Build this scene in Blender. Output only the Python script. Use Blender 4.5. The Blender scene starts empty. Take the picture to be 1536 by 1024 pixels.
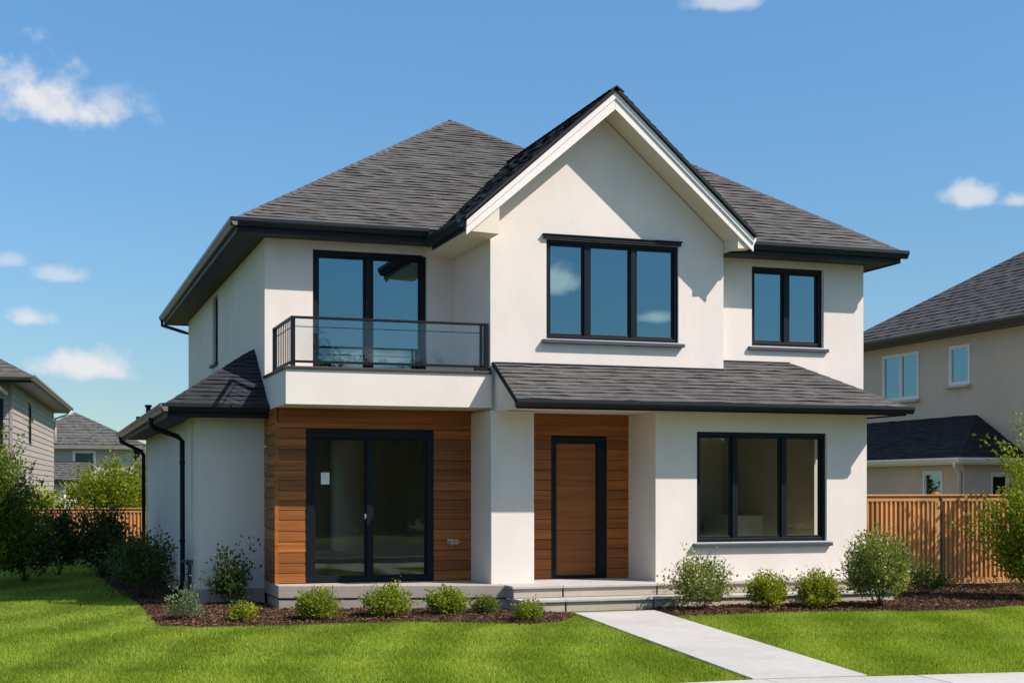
import bpy, math, random
import numpy as np
from mathutils import Vector, Matrix

R = math.radians
C = bpy.context.scene.collection
sc = bpy.context.scene

# ---------------------------------------------------------------- camera
CAM = Vector((-3.3811, -22.0808, 1.78)); TH = R(18.687); FPX = 2108.0
cam = bpy.data.cameras.new('camera'); camo = bpy.data.objects.new('camera', cam); C.objects.link(camo)
camo.location = CAM; camo.rotation_euler = (R(90), 0, -TH)
cam.sensor_width = 36; cam.lens = FPX / 1536 * 36; cam.shift_y = 221 / 1536
cam.clip_start = .1; cam.clip_end = 3000
sc.camera = camo

# ---------------------------------------------------------------- light
SUN = Vector((1.2, -1.0, 1.54)).normalized()
EL = math.asin(SUN.z); AZ = math.atan2(SUN.x, SUN.y)
sl = bpy.data.lights.new('sun', 'SUN'); sl.energy = 4.5; sl.angle = R(.5); sl.color = (1, .93, .86)
so = bpy.data.objects.new('sun', sl); C.objects.link(so)
so.rotation_euler = SUN.to_track_quat('Z', 'Y').to_euler()
sc.view_settings.view_transform = 'Standard'; sc.view_settings.look = 'None'
sc.view_settings.exposure = 0.45; sc.view_settings.gamma = 1

def pix_dir(px, py):
    a = (px - 768) / FPX; b = (733 - py) / FPX
    return Vector((a * math.cos(TH) + math.sin(TH), -a * math.sin(TH) + math.cos(TH), b)).normalized()

def build_world():
    w = bpy.data.worlds.new('World'); sc.world = w; w.use_nodes = True
    nt = w.node_tree; N = nt.nodes; L = nt.links; bg = N['Background']
    sky = N.new('ShaderNodeTexSky'); sky.sky_type = 'NISHITA'; sky.sun_disc = False
    sky.sun_elevation = EL; sky.sun_rotation = AZ
    sky.air_density = 1.0; sky.dust_density = .3; sky.ozone_density = 3.0
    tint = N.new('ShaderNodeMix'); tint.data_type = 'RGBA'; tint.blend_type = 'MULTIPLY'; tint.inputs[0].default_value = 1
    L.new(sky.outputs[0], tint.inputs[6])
    tcs = N.new('ShaderNodeTexCoord'); sx = N.new('ShaderNodeSeparateXYZ'); L.new(tcs.outputs['Generated'], sx.inputs[0])
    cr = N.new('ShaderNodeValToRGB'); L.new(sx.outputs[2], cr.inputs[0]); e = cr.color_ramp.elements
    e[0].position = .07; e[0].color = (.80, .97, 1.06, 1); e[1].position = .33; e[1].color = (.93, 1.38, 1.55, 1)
    e2 = e.new(.45); e2.color = (1.7, 1.72, 1.55, 1); e3 = e.new(.7); e3.color = (2.35, 2.2, 1.9, 1); L.new(cr.outputs[0], tint.inputs[7])  # sky overhead, above the view, brightened to add fill on shaded walls
    tc = N.new('ShaderNodeTexCoord')
    nz = N.new('ShaderNodeTexNoise'); nz.inputs['Scale'].default_value = 21; nz.inputs['Detail'].default_value = 7; nz.inputs['Roughness'].default_value = .58
    L.new(tc.outputs['Generated'], nz.inputs['Vector'])
    nz2 = N.new('ShaderNodeTexNoise'); nz2.inputs['Scale'].default_value = 70; nz2.inputs['Detail'].default_value = 5
    L.new(tc.outputs['Generated'], nz2.inputs['Vector'])
    def math_(op, a, b=None, c=None, clamp=False):
        m = N.new('ShaderNodeMath'); m.operation = op; m.use_clamp = clamp
        for k, v in enumerate((a, b, c)):
            if v is None: continue
            if isinstance(v, (int, float)): m.inputs[k].default_value = v
            else: L.new(v, m.inputs[k])
        return m.outputs[0]
    turb = math_('ADD', math_('MULTIPLY', math_('SUBTRACT', nz.outputs[0], .5), 2.0), math_('MULTIPLY', math_('SUBTRACT', nz2.outputs[0], .5), .75))
    acc = None; low = None; nfront = 11
    clouds = [(35, 140, 112, 62, 1.0), (105, 168, 80, 36, .9), (165, 158, 52, 38, .6), (138, 552, 70, 30, .9), (165, 560, 48, 18, .7), (45, 478, 50, 20, .75),
              (95, 414, 42, 15, .5), (14, 390, 22, 16, .42), (1095, 4, 70, 18, .6), (1462, 297, 40, 24, .72), (1525, 302, 30, 14, .6)]
    clouds = [(pix_dir(x, y), a / FPX * 1.3, b / FPX * 1.3, d) for x, y, a, b, d in clouds]
    # clouds behind the viewer (they show in the window glass)
    for az, el, a, b, d in ((159.6, 8.4, .02, .017, 1), (155.4, 6.9, .02, .008, .9), (167, 5.2, .05, .01, .5), (150, 5, .05, .012, .6), (190, 9, .1, .03, .8), (215, 14, .1, .04, .9)  , (232, 8, .13, .03, .8)):
        az = R(az); el = R(el)
        clouds.append((Vector((math.sin(az) * math.cos(el), math.cos(az) * math.cos(el), math.sin(el))), a, b, d))
    for ci, (d, a, b, den) in enumerate(clouds):
        if ci == nfront: low = acc; acc = None
        right = d.cross(Vector((0, 0, 1))).normalized(); up = right.cross(d)
        sub = N.new('ShaderNodeVectorMath'); sub.operation = 'SUBTRACT'; L.new(tc.outputs['Generated'], sub.inputs[0]); sub.inputs[1].default_value = d
        du = N.new('ShaderNodeVectorMath'); du.operation = 'DOT_PRODUCT'; L.new(sub.outputs[0], du.inputs[0]); du.inputs[1].default_value = right / a
        dv = N.new('ShaderNodeVectorMath'); dv.operation = 'DOT_PRODUCT'; L.new(sub.outputs[0], dv.inputs[0]); dv.inputs[1].default_value = up / b
        # flat base: squeeze the lower half
        v = dv.outputs['Value']; neg = math_('MINIMUM', v, 0); v2 = math_('ADD', v, math_('MULTIPLY', neg, .6))
        r2 = math_('ADD', math_('POWER', math_('ABSOLUTE', du.outputs['Value']), 2.0), math_('POWER', math_('ABSOLUTE', v2), 2.0))
        e = math_('ADD', math_('SUBTRACT', 1.0, math_('SQRT', r2)), turb)
        mr = N.new('ShaderNodeMapRange'); mr.interpolation_type = 'SMOOTHSTEP'; L.new(e, mr.inputs[0]); mr.inputs[1].default_value = .08; mr.inputs[2].default_value = .85; mr.inputs[3].default_value = 0; mr.inputs[4].default_value = den
        near = math_('LESS_THAN', r2, 4.0)
        o = math_('MULTIPLY', mr.outputs[0], near)
        acc = o if acc is None else math_('MAXIMUM', acc, o)
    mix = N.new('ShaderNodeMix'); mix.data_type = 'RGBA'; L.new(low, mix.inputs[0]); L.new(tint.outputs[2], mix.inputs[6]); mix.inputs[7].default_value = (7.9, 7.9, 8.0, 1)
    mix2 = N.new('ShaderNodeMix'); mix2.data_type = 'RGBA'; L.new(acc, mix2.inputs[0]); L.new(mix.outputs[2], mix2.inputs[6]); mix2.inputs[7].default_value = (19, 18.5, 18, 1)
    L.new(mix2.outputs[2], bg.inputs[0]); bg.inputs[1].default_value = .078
build_world()

# ---------------------------------------------------------------- mesh helper
class MB:
    def __init__(s): s.v = []; s.f = []; s.t = []; s.s = []
    def face(s, pts, tint=.5, smooth=False):
        k = len(s.v); s.v += [tuple(p) for p in pts]; s.f.append(tuple(range(k, k + len(pts)))); s.t.append(tint); s.s.append(smooth)
    def hexa(s, p, tint=.5):           # p: 8 corners, bottom ring 0-3 CCW from above, top ring 4-7
        k = len(s.v); s.v += [tuple(q) for q in p]
        for f in ((3, 2, 1, 0), (4, 5, 6, 7), (0, 1, 5, 4), (1, 2, 6, 5), (2, 3, 7, 6), (3, 0, 4, 7)):
            s.f.append(tuple(k + i for i in f)); s.t.append(tint); s.s.append(False)
    def box(s, x0, x1, y0, y1, z0, z1, tint=.5):
        s.hexa([(x0, y0, z0), (x1, y0, z0), (x1, y1, z0), (x0, y1, z0), (x0, y0, z1), (x1, y0, z1), (x1, y1, z1), (x0, y1, z1)], tint)
    def prism(s, poly, y0, y1, tint=.5):   # poly: list of (x, z), CCW seen from the front (-Y)
        n = len(poly); k = len(s.v)
        s.v += [(x, y0, z) for x, z in poly] + [(x, y1, z) for x, z in poly]
        s.f.append(tuple(range(k, k + n))); s.f.append(tuple(k + n + i for i in reversed(range(n))))
        s.t += [tint, tint]; s.s += [False, False]
        for i in range(n):
            j = (i + 1) % n; s.f.append((k + i, k + n + i, k + n + j, k + j)); s.t.append(tint); s.s.append(False)
    def slab(s, poly, z0, z1, tint=.5):    # poly (x, y) CCW from above
        n = len(poly); k = len(s.v)
        s.v += [(x, y, z0) for x, y in poly] + [(x, y, z1) for x, y in poly]
        s.f.append(tuple(k + i for i in reversed(range(n)))); s.f.append(tuple(range(k + n, k + 2 * n))); s.t += [tint, tint]; s.s += [False, False]
        for i in range(n):
            j = (i + 1) % n; s.f.append((k + i, k + j, k + n + j, k + n + i)); s.t.append(tint); s.s.append(False)
    def tube(s, pts, r, n=8, tint=.5, square=False):
        pts = [Vector(p) for p in pts]; rs = r if isinstance(r, (list, tuple)) else [r] * len(pts)
        k = len(s.v); a = None
        for i, p in enumerate(pts):
            d = (pts[min(i + 1, len(pts) - 1)] - pts[max(i - 1, 0)]).normalized()
            if a is None: a = d.orthogonal().normalized() if abs(d.z) > .99 or True else a
            a = (a - d * a.dot(d)).normalized(); b = d.cross(a)
            for j in range(n):
                w = 2 * math.pi * (j + .5) / n; s.v.append(tuple(p + (a * math.cos(w) + b * math.sin(w)) * rs[i]))
        for i in range(len(pts) - 1):
            for j in range(n):
                j2 = (j + 1) % n
                s.f.append((k + i * n + j, k + i * n + j2, k + (i + 1) * n + j2, k + (i + 1) * n + j)); s.t.append(tint); s.s.append(n > 4)
        s.f.append(tuple(k + j for j in reversed(range(n)))); s.f.append(tuple(k + (len(pts) - 1) * n + j for j in range(n))); s.t += [tint, tint]; s.s += [False, False]
    def wall(s, x0, x1, z0, z1, y0, y1, holes=(), top=True, bottom=True, axis='x', grow=None):
        """a slab with holes; spans x0..x1, z0..z1, front y0, back y1; axis 'y' swaps x and y"""
        xs = sorted({x0, x1, *[h[0] for h in holes], *[h[1] for h in holes]}); zs = sorted({z0, z1, *[h[2] for h in holes], *[h[3] for h in holes]})
        def solid(i, j):
            if not (0 <= i < len(xs) - 1 and 0 <= j < len(zs) - 1): return False
            cx = (xs[i] + xs[i + 1]) / 2; cz = (zs[j] + zs[j + 1]) / 2
            return not any(h[0] < cx < h[1] and h[2] < cz < h[3] for h in holes)
        P = (lambda x, y, z: (x, y, z)) if axis == 'x' else (lambda x, y, z: (y, x, z))
        def q(*p):
            s.face([P(*a) for a in (p if axis == 'x' else reversed(p))])
        for i in range(len(xs) - 1):
            for j in range(len(zs) - 1):
                if not solid(i, j): continue
                a, b, c, d = xs[i], xs[i + 1], zs[j], zs[j + 1]
                q((a, y0, c), (b, y0, c), (b, y0, d), (a, y0, d)); q((b, y1, c), (a, y1, c), (a, y1, d), (b, y1, d))
                if not solid(i - 1, j): q((a, y1, c), (a, y0, c), (a, y0, d), (a, y1, d))
                if not solid(i + 1, j): q((b, y0, c), (b, y1, c), (b, y1, d), (b, y0, d))
                if not solid(i, j - 1) and (j > 0 or bottom): q((a, y1, c), (b, y1, c), (b, y0, c), (a, y0, c))
                if not solid(i, j + 1) and (j < len(zs) - 2 or top): q((a, y0, d), (b, y0, d), (b, y1, d), (a, y1, d))
    def obj(s, name, m, parent=None, bevel=0, M=None):
        me = bpy.data.meshes.new(name)
        v = s.v if M is None else [tuple(M @ Vector(p)) for p in s.v]
        me.from_pydata(v, [], s.f); me.materials.append(m)
        at = me.attributes.new('tint', 'FLOAT', 'FACE'); at.data.foreach_set('value', s.t)
        me.polygons.foreach_set('use_smooth', s.s); me.update()
        o = bpy.data.objects.new(name, me); C.objects.link(o)
        if parent: o.parent = parent; o.matrix_parent_inverse = Matrix() if parent.parent else Matrix.Translation(-parent.location)
        if bevel:
            b = o.modifiers.new('bevel', 'BEVEL'); b.width = bevel; b.segments = 2; b.limit_method = 'ANGLE'; b.angle_limit = R(40)
        return o
def empty(name, loc, label, cat, group=None):
    o = bpy.data.objects.new(name, None); C.objects.link(o); o.location = loc; o.empty_display_size = .3
    tag(o, label, cat, group); return o
def tag(o, label=None, cat=None, group=None, kind=None):
    if label: o['label'] = label
    if cat: o['category'] = cat
    if group: o['group'] = group
    if kind: o['kind'] = kind
    return o

# ---------------------------------------------------------------- materials
def mat(name, col, rough=.6, spec=.5, noise=None, bump=None, tintamp=0, metal=0, streak=0):
    """noise: (scale, amount, stretch xyz) brightness variation; bump: (scale, strength, distance)"""
    m = bpy.data.materials.new(name); m.use_nodes = True; nt = m.node_tree; N = nt.nodes; L = nt.links; b = N['Principled BSDF']
    b.inputs['Roughness'].default_value = rough; b.inputs['Specular IOR Level'].default_value = spec; b.inputs['Metallic'].default_value = metal
    tc = N.new('ShaderNodeTexCoord'); cur = None
    rgb = N.new('ShaderNodeRGB'); rgb.outputs[0].default_value = (*col, 1); cur = rgb.outputs[0]
    def scale_by(fac_socket, lo, hi):
        nonlocal cur
        mr = N.new('ShaderNodeMapRange'); L.new(fac_socket, mr.inputs[0]); mr.inputs[1].default_value = .25; mr.inputs[2].default_value = .75; mr.inputs[3].default_value = lo; mr.inputs[4].default_value = hi
        vm = N.new('ShaderNodeVectorMath'); vm.operation = 'SCALE'; L.new(cur, vm.inputs[0]); L.new(mr.outputs[0], vm.inputs['Scale']); cur = vm.outputs[0]
    for nz in (noise if isinstance(noise, list) else [noise] if noise else []):
        mp = N.new('ShaderNodeMapping'); L.new(tc.outputs['Object'], mp.inputs[0]); mp.inputs['Scale'].default_value = nz[2] if len(nz) > 2 else (1, 1, 1)
        n = N.new('ShaderNodeTexNoise'); n.inputs['Scale'].default_value = nz[0]; n.inputs['Detail'].default_value = 6; n.inputs['Roughness'].default_value = .6; L.new(mp.outputs[0], n.inputs['Vector'])
        scale_by(n.outputs[0], 1 - nz[1], 1 + nz[1])
    if tintamp:
        a = N.new('ShaderNodeAttribute'); a.attribute_name = 'tint'; scale_by(a.outputs['Fac'], 1 - tintamp, 1 + tintamp)
    L.new(cur, b.inputs['Base Color'])
    if bump:
        prev = None
        for bs in (bump if isinstance(bump, list) else [bump]):
            mp = N.new('ShaderNodeMapping'); L.new(tc.outputs['Object'], mp.inputs[0]); mp.inputs['Scale'].default_value = bs[3] if len(bs) > 3 else (1, 1, 1)
            n = N.new('ShaderNodeTexNoise'); n.inputs['Scale'].default_value = bs[0]; n.inputs['Detail'].default_value = 4; L.new(mp.outputs[0], n.inputs['Vector'])
            bp = N.new('ShaderNodeBump'); bp.inputs['Strength'].default_value = bs[1]; bp.inputs['Distance'].default_value = bs[2]; L.new(n.outputs[0], bp.inputs['Height'])
            if prev: L.new(prev, bp.inputs['Normal'])
            prev = bp.outputs[0]
        L.new(prev, b.inputs['Normal'])
    return m

M = {}
M['stucco'] = mat('stucco', (.73, .647, .58), .85, .2, [(.55, .06), (2.6, .045, (1, 1, .3)), (60, .05)], [(95, .45, .005), (14, .07, .01)])
M['trim'] = mat('white_trim', (.80, .725, .67), .6, .4, [(1.5, .04), (30, .02, (1, 1, .2))], (40, .15, .003))
M['soffit'] = mat('soffit', (.74, .64, .51), .8, .2, (2, .05), (60, .2, .003))
M['dark'] = mat('dark_metal', (.007, .0105, .015), .5, .22, [(3, .12)], (14, .05, .002))
M['darksoffit'] = mat('dark_soffit', (.03, .031, .032), .6, .4, [(2, .12)], (1.2, .1, .002, (10, 1, 1)))
M['gutter'] = mat('gutter_metal', (.013, .017, .022), .42, .3, [(2, .15)], (9, .08, .002))
M['palegutter'] = mat('pale_gutter', (.17, .155, .135), .4, .5, [(2, .12)], (9, .08, .002))
M['frame'] = mat('frame_black', (.0055, .0085, .0125), .45, .2, [(4, .15)], (20, .04, .001))
M['sill'] = mat('sill_grey', (.05, .06, .078), .45, .5, [(5, .12)], (30, .1, .002))
M['roof'] = mat('asphalt_shingle', (.098, .091, .086), .92, .15, [(.8, .08), (40, .25), (160, .2)], (180, .5, .004), tintamp=.16)
M['roofdark'] = mat('dark_shingle', (.036, .037, .041), .92, .15, [(45, .3)], (150, .5, .004), tintamp=.2)
M['concrete'] = mat('concrete', (.42, .352, .285), .85, .25, [(1.3, .12), (9, .08), (70, .06)], [(110, .35, .003), (12, .2, .004)], tintamp=.06)
M['path'] = mat('path_concrete', (.47, .435, .395), .85, .25, [(.9, .11), (7, .09), (90, .09)], [(150, .4, .002), (20, .15, .004)], tintamp=.06)
M['wood'] = mat('cedar', (.295, .094, .017), .5, .3, [(1.6, .42, (.35, .35, 9)), (14, .28, (.10, .10, 7)), (40, .15, (.05, .05, 4))], (18, .3, .003, (.12, .12, 6)), tintamp=.22)
M['doorwood'] = mat('door_wood', (.26, .083, .017), .5, .3, [(2.0, .35, (.35, .35, 9)), (16, .15, (.1, .1, 7))], (18, .15, .002, (.1, .1, 6)), tintamp=.15)
M['fence'] = mat('fence_wood', (.47, .225, .078), .7, .25, [(2.5, .22, (1, 1, .3)), (22, .18, (1, 1, .06))], (26, .3, .003, (1, 1, .08)), tintamp=.22)
M['nbwall'] = mat('taupe_stucco', (.56, .455, .37), .9, .15, [(.5, .08), (3, .06), (50, .05)], (70, .5, .006))
M['siding'] = mat('grey_siding', (.335, .285, .245), .7, .25, [(.7, .06), (9, .05, (.2, .2, 4))], (12, .15, .003, (.2, .2, 5)), tintamp=.08)
M['farwall'] = mat('far_wall', (.42, .39, .34), .9, .15, [(.6, .07)], (30, .3, .006))
M['whiteframe'] = mat('white_frame', (.75, .75, .73), .5, .4, [(4, .04)])
M['brown'] = mat('brown_gutter', (.06, .038, .03), .45, .4, [(3, .15)])
M['innerwall'] = mat('inner_wall', (.78, .77, .70), .9, .1, [(1, .1)])
M['innerdark'] = mat('inner_dark', (.05, .05, .048), .9, .1, [(1, .15)])
M['innerfloor'] = mat('inner_floor', (.58, .51, .36), .5, .4, [(3, .12, (.3, 3, 1))])
M['paper'] = mat('paper', (.75, .75, .7), .8, .2, [(6, .06)])
M['steel'] = mat('steel', (.45, .44, .42), .35, .5, [(10, .1)], metal=.8)
M['bark'] = mat('bark', (.10, .07, .045), .9, .1, [(12, .3, (1, 1, .3))], (30, .5, .01, (1, 1, .3)))
M['mulch'] = mat('mulch_soil', (.055, .030, .018), .95, .1, [(8, .35), (60, .35)], [(40, .8, .03), (120, .5, .01)])
M['chip'] = mat('mulch_chip', (.125, .062, .034), .85, .2, [(25, .3)], (60, .4, .004), tintamp=.75)
M['asphalt'] = mat('asphalt', (.05, .05, .052), .9, .2, [(1, .12), (120, .3)], (200, .5, .004))

def leaf_mat(name, col, trans=.35, vary=.4, rough=.5, spec=.35, hue=None):
    m = bpy.data.materials.new(name); m.use_nodes = True; nt = m.node_tree; N = nt.nodes; L = nt.links; b = N['Principled BSDF']
    a = N.new('ShaderNodeAttribute'); a.attribute_name = 'tint'
    hue = hue or (col[0] * 1.5, col[1] * 1.1, col[2] * .7)
    mx = N.new('ShaderNodeMix'); mx.data_type = 'RGBA'; L.new(a.outputs['Fac'], mx.inputs[0])
    mx.inputs[6].default_value = tuple(c * (1 - vary) for c in col) + (1,); mx.inputs[7].default_value = tuple(c * (1 + vary) for c in hue) + (1,)
    L.new(mx.outputs[2], b.inputs['Base Color']); b.inputs['Roughness'].default_value = rough; b.inputs['Specular IOR Level'].default_value = spec
    t = N.new('ShaderNodeBsdfTranslucent'); vm = N.new('ShaderNodeVectorMath'); vm.operation = 'MULTIPLY'; L.new(mx.outputs[2], vm.inputs[0]); vm.inputs[1].default_value = (1.25, 1.25, .5); L.new(vm.outputs[0], t.inputs[0])
    ms = N.new('ShaderNodeMixShader'); ms.inputs[0].default_value = trans; L.new(b.outputs[0], ms.inputs[1]); L.new(t.outputs[0], ms.inputs[2])
    L.new(ms.outputs[0], N['Material Output'].inputs[0])
    return m
M['leaf_box'] = leaf_mat('leaf_boxwood', (.17, .26, .022), .35)
M['leaf_bright'] = leaf_mat('leaf_bright', (.21, .29, .025), .4)
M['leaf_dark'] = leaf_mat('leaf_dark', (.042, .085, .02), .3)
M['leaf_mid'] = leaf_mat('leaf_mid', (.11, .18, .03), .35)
M['leaf_grey'] = leaf_mat('leaf_grey', (.17, .23, .13), .3, .3, hue=(.16, .20, .09))
M['leaf_tree'] = leaf_mat('leaf_tree', (.17, .25, .02), .45)
M['leaf_silvery'] = leaf_mat('leaf_loose', (.17, .245, .07), .35, .45, .4, .5)  # greyer, glossier green for the silvery-leaved shrubs
M['grass'] = leaf_mat('grass_blade', (.165, .262, .012), .45, .33, .7, .08, hue=(.305, .375, .05))

def ground_mat():
    m = mat('lawn_soil', (.10, .135, .04), .95, .1, [(.35, .15), (3, .15), (40, .3)], (60, .8, .03)); return m
M['lawn'] = ground_mat()

def glass_mat(name, refl, rcol, tcol):
    m = bpy.data.materials.new(name); m.use_nodes = True; nt = m.node_tree; N = nt.nodes; L = nt.links
    N.remove(N['Principled BSDF'])
    g = N.new('ShaderNodeBsdfGlossy'); g.inputs['Roughness'].default_value = .004; g.inputs['Color'].default_value = (*rcol, 1)
    t = N.new('ShaderNodeBsdfTransparent'); t.inputs[0].default_value = (*tcol, 1)
    lw = N.new('ShaderNodeLayerWeight'); lw.inputs[0].default_value = .35
    mr = N.new('ShaderNodeMapRange'); L.new(lw.outputs['Fresnel'], mr.inputs[0]); mr.inputs[3].default_value = refl; mr.inputs[4].default_value = 1
    tc = N.new('ShaderNodeTexCoord'); n = N.new('ShaderNodeTexNoise'); n.inputs['Scale'].default_value = 1.1; n.inputs['Detail'].default_value = 1; L.new(tc.outputs['Object'], n.inputs['Vector'])
    bp = N.new('ShaderNodeBump'); bp.inputs['Strength'].default_value = .25; bp.inputs['Distance'].default_value = .004; L.new(n.outputs[0], bp.inputs['Height']); L.new(bp.outputs[0], g.inputs['Normal'])
    ms = N.new('ShaderNodeMixShader'); L.new(mr.outputs[0], ms.inputs[0]); L.new(t.outputs[0], ms.inputs[1]); L.new(g.outputs[0], ms.inputs[2])
    L.new(ms.outputs[0], N['Material Output'].inputs[0]); return m
M['glass_up'] = glass_mat('coated_glass', .24, (.44, .72, .83), (.16, .20, .22))
M['glass_low'] = glass_mat('clear_glass', .0, (.85, .92, .85), (.93, .95, .88))
M['glass_rail'] = glass_mat('rail_glass', .0, (.7, .75, .8), (.93, .945, .945))
M['glass_far'] = glass_mat('far_glass', .08, (.15, .23, .27), (.2, .25, .28))

# ---------------------------------------------------------------- shingled roof faces
def clip(poly, f):
    out = []
    for i in range(len(poly)):
        p, q = poly[i], poly[(i + 1) % len(poly)]; a, b = f(p), f(q)
        if a >= 0: out.append(p)
        if (a > 0 > b) or (a < 0 < b):
            t = a / (a - b); out.append((p[0] + (q[0] - p[0]) * t, p[1] + (q[1] - p[1]) * t))
    return out
def shingle(mb, pts, rnd, course=.122, thick=.0125):
    """cover the planar convex roof polygon (CCW from above) with courses of overlapping shingles"""
    P = [Vector(p) for p in pts]; n = (P[1] - P[0]).cross(P[2] - P[1]).normalized()
    if n.z < 0: n = -n; P = P[::-1]
    u = Vector((0, 0, 1)).cross(n).normalized(); v = n.cross(u); o = P[0]
    uv = [((p - o).dot(u), (p - o).dot(v)) for p in P]
    v0 = min(q[1] for q in uv); v1 = max(q[1] for q in uv); u0 = min(q[0] for q in uv); u1 = max(q[0] for q in uv)
    y = v0 - .001; wob = rnd.random() * 6
    while y < v1:
        yt = y + course; x = u0 - rnd.random() * .3; row = rnd.uniform(-.05, .05)
        dy = rnd.uniform(-.006, .006); h = thick * rnd.random()
        while x < u1:
            w = rnd.uniform(.11, .30); x2 = x + w
            dy2 = rnd.uniform(-.009, .009) if rnd.random() < .6 else dy; h2 = thick * rnd.uniform(.12, 1.5) ** 1.3
            if y < v0: dyA = dyB = 0
            else: dyA, dyB = dy, dy2
            ylo = lambda a: y + dyA + (dyB - dyA) * (a - x) / w
            poly = [(x, y + dyA), (x2, y + dyB), (x2, yt + .03), (x, yt + .03)]
            for i in range(len(uv)):
                (ax, ay), (bx, by) = uv[i], uv[(i + 1) % len(uv)]
                poly = clip(poly, lambda p: (bx - ax) * (p[1] - ay) - (by - ay) * (p[0] - ax))
                if len(poly) < 3: break
            if len(poly) >= 3:
                tn = min(1, max(0, rnd.gauss(.5, .2) + row)); top = []
                for a, b in poly:
                    hh = h + (h2 - h) * (a - x) / w
                    top.append(o + u * a + v * b + n * (.004 + (hh + .006) * max(0, 1 - (b - ylo(a)) / (course + .03))))
                mb.face(top, tn)
                for i in range(len(poly)):
                    p, q = poly[i], poly[(i + 1) % len(poly)]
                    if abs(p[1] - ylo(p[0])) < 1e-5 and abs(q[1] - ylo(q[0])) < 1e-5:
                        A = o + u * p[0] + v * (p[1] + .022) - n * .004; B = o + u * q[0] + v * (q[1] + .022) - n * .004
                        mb.face([A, B, top[(i + 1) % len(poly)], top[i]], tn)
            x = x2; dy = dy2; h = h2
        y = yt
    mb.face([p - n * .004 for p in P], .3)
def ridge_caps(mb, a, b, rnd, w=.13, step=.22):
    a = Vector(a); b = Vector(b); d = b - a; L = d.length; d.normalize(); side = d.cross(Vector((0, 0, 1))).normalized(); up = side.cross(d)
    k = int(L / step)
    for i in range(k):
        p = a + d * (i * step); q = a + d * ((i + 1.15) * step); t = rnd.gauss(.5, .17); h0, h1 = .032, .022
        drop = .085
        for sgn in (-1, 1):
            pts = [p + up * h0, q + up * h1, q + side * w * sgn + up * (h1 - drop), p + side * w * sgn + up * (h0 - drop)]
            mb.face(pts if sgn < 0 else pts[::-1], t)
        mb.face([p + up * h0, p + side * w + up * (h0 - drop), p - side * w + up * (h0 - drop)], t)

rnd = random.Random(7)

# ================================================================ SETTING: ground
def sheet(name, poly, z, m, kind='structure', z0=None):
    mb = MB()
    if z0 is None: mb.face([(x, y, z) for x, y in poly])
    else: mb.slab(poly, z0, z)
    return tag(mb.obj(name, m), kind=kind)
sheet('ground', [(-900, -700), (900, -700), (900, 1500), (-900, 1500)], 0, M['lawn'])
sheet('road', [(-400, -24.5), (400, -24.5), (400, -13.6), (-400, -13.6)], .004, M['asphalt'])
# pavement and front path: slabs with joints
def pave_edge(x): return -10.47 - .135 * (np.clip(x, 2.9, 12) - 2.9)
mb = MB(); x = -30
while x < 40:
    a, b = x + .006, x + 1.494
    mb.slab([(a, -12.6), (b, -12.6), (b, pave_edge(b) - .008), (a, pave_edge(a) - .008)], -.05, .022 + rnd.uniform(-.002, .002), rnd.uniform(.3, .7)); x += 1.5
o = mb.obj('pavement', M['path'], bevel=.008); tag(o, kind='structure')
mb = MB(); mb.box(-400, 400, -13.6, -13.45, -.05, .12); tag(mb.obj('kerb', M['path'], bevel=.02), kind='structure')
def lerp(a, b, t): return a + (b - a) * t
mb = MB(); PA, PB, PCc, PD = (3.86, -3.42), (5.12, -3.42), (4.04, -10.61), (2.90, -10.47)    # path corners
cuts = [0, .03, .465, 1.0]
for i in range(len(cuts) - 1):
    t0, t1 = cuts[i] + (.0018 if i else 0), cuts[i + 1] - .0018
    a = (lerp(PA[0], PD[0], t0), lerp(PA[1], PD[1], t0)); b = (lerp(PB[0], PCc[0], t0), lerp(PB[1], PCc[1], t0))
    c = (lerp(PB[0], PCc[0], t1), lerp(PB[1], PCc[1], t1)); d = (lerp(PA[0], PD[0], t1), lerp(PA[1], PD[1], t1))
    mb.slab([d, c, b, a], -.05, .026 + .002 * i, (.35, .6, .5)[i % 3])
tag(mb.obj('path', M['path'], bevel=.006), kind='structure')

pj = MB(); t = cuts[2]; jx0, jx1 = lerp(PA[0], PD[0], t), lerp(PB[0], PCc[0], t); jy0, jy1 = lerp(PA[1], PD[1], t), lerp(PB[1], PCc[1], t)
pj.slab([(jx0 + .01, jy0 - .012), (jx1 - .01, jy1 - .012), (jx1 - .01, jy1 + .012), (jx0 + .01, jy0 + .012)], -.04, .013); tag(pj.obj('path_joint', M['asphalt']), kind='structure')
# planting beds
BED_L = [(-1.92, 17.0), (-2.25, 9.0), (-2.1, 4.0), (-1.87, -.46), (-1.94, -2.26), (-1.86, -3.27), (-1.42, -3.85), (-.23, -3.92), (1.19, -3.92), (2.0, -4.25), (2.75, -4.80), (3.2, -4.6), (3.82, -3.62), (3.84, -3.45), (3.3, -2.9), (3.2, -2.2), (0, -1.2), (-.1, 0.0), (-1.06, 0.0), (-1.06, 17.0)]
BED_R = [(5.14, -3.45), (5.05, -3.85), (4.98, -4.25), (5.5, -4.3), (6.6, -4.28), (7.7, -4.4), (8.8, -4.75), (9.6, -4.75), (10.4, -4.45), (12.0, -4.3), (15.5, -4.6), (15.5, -.12), (9.9, -.12), (9.5, -.2), (9.45, -2.8), (5.2, -2.8)]
def inside(poly, x, y):
    r = np.zeros(x.shape, bool); n = len(poly)
    for i in range(n):
        (x1, y1), (x2, y2) = poly[i], poly[(i + 1) % n]
        if y1 == y2: continue
        r ^= ((y1 > y) != (y2 > y)) & (x < (x2 - x1) * (y - y1) / (y2 - y1) + x1)
    return r
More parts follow.
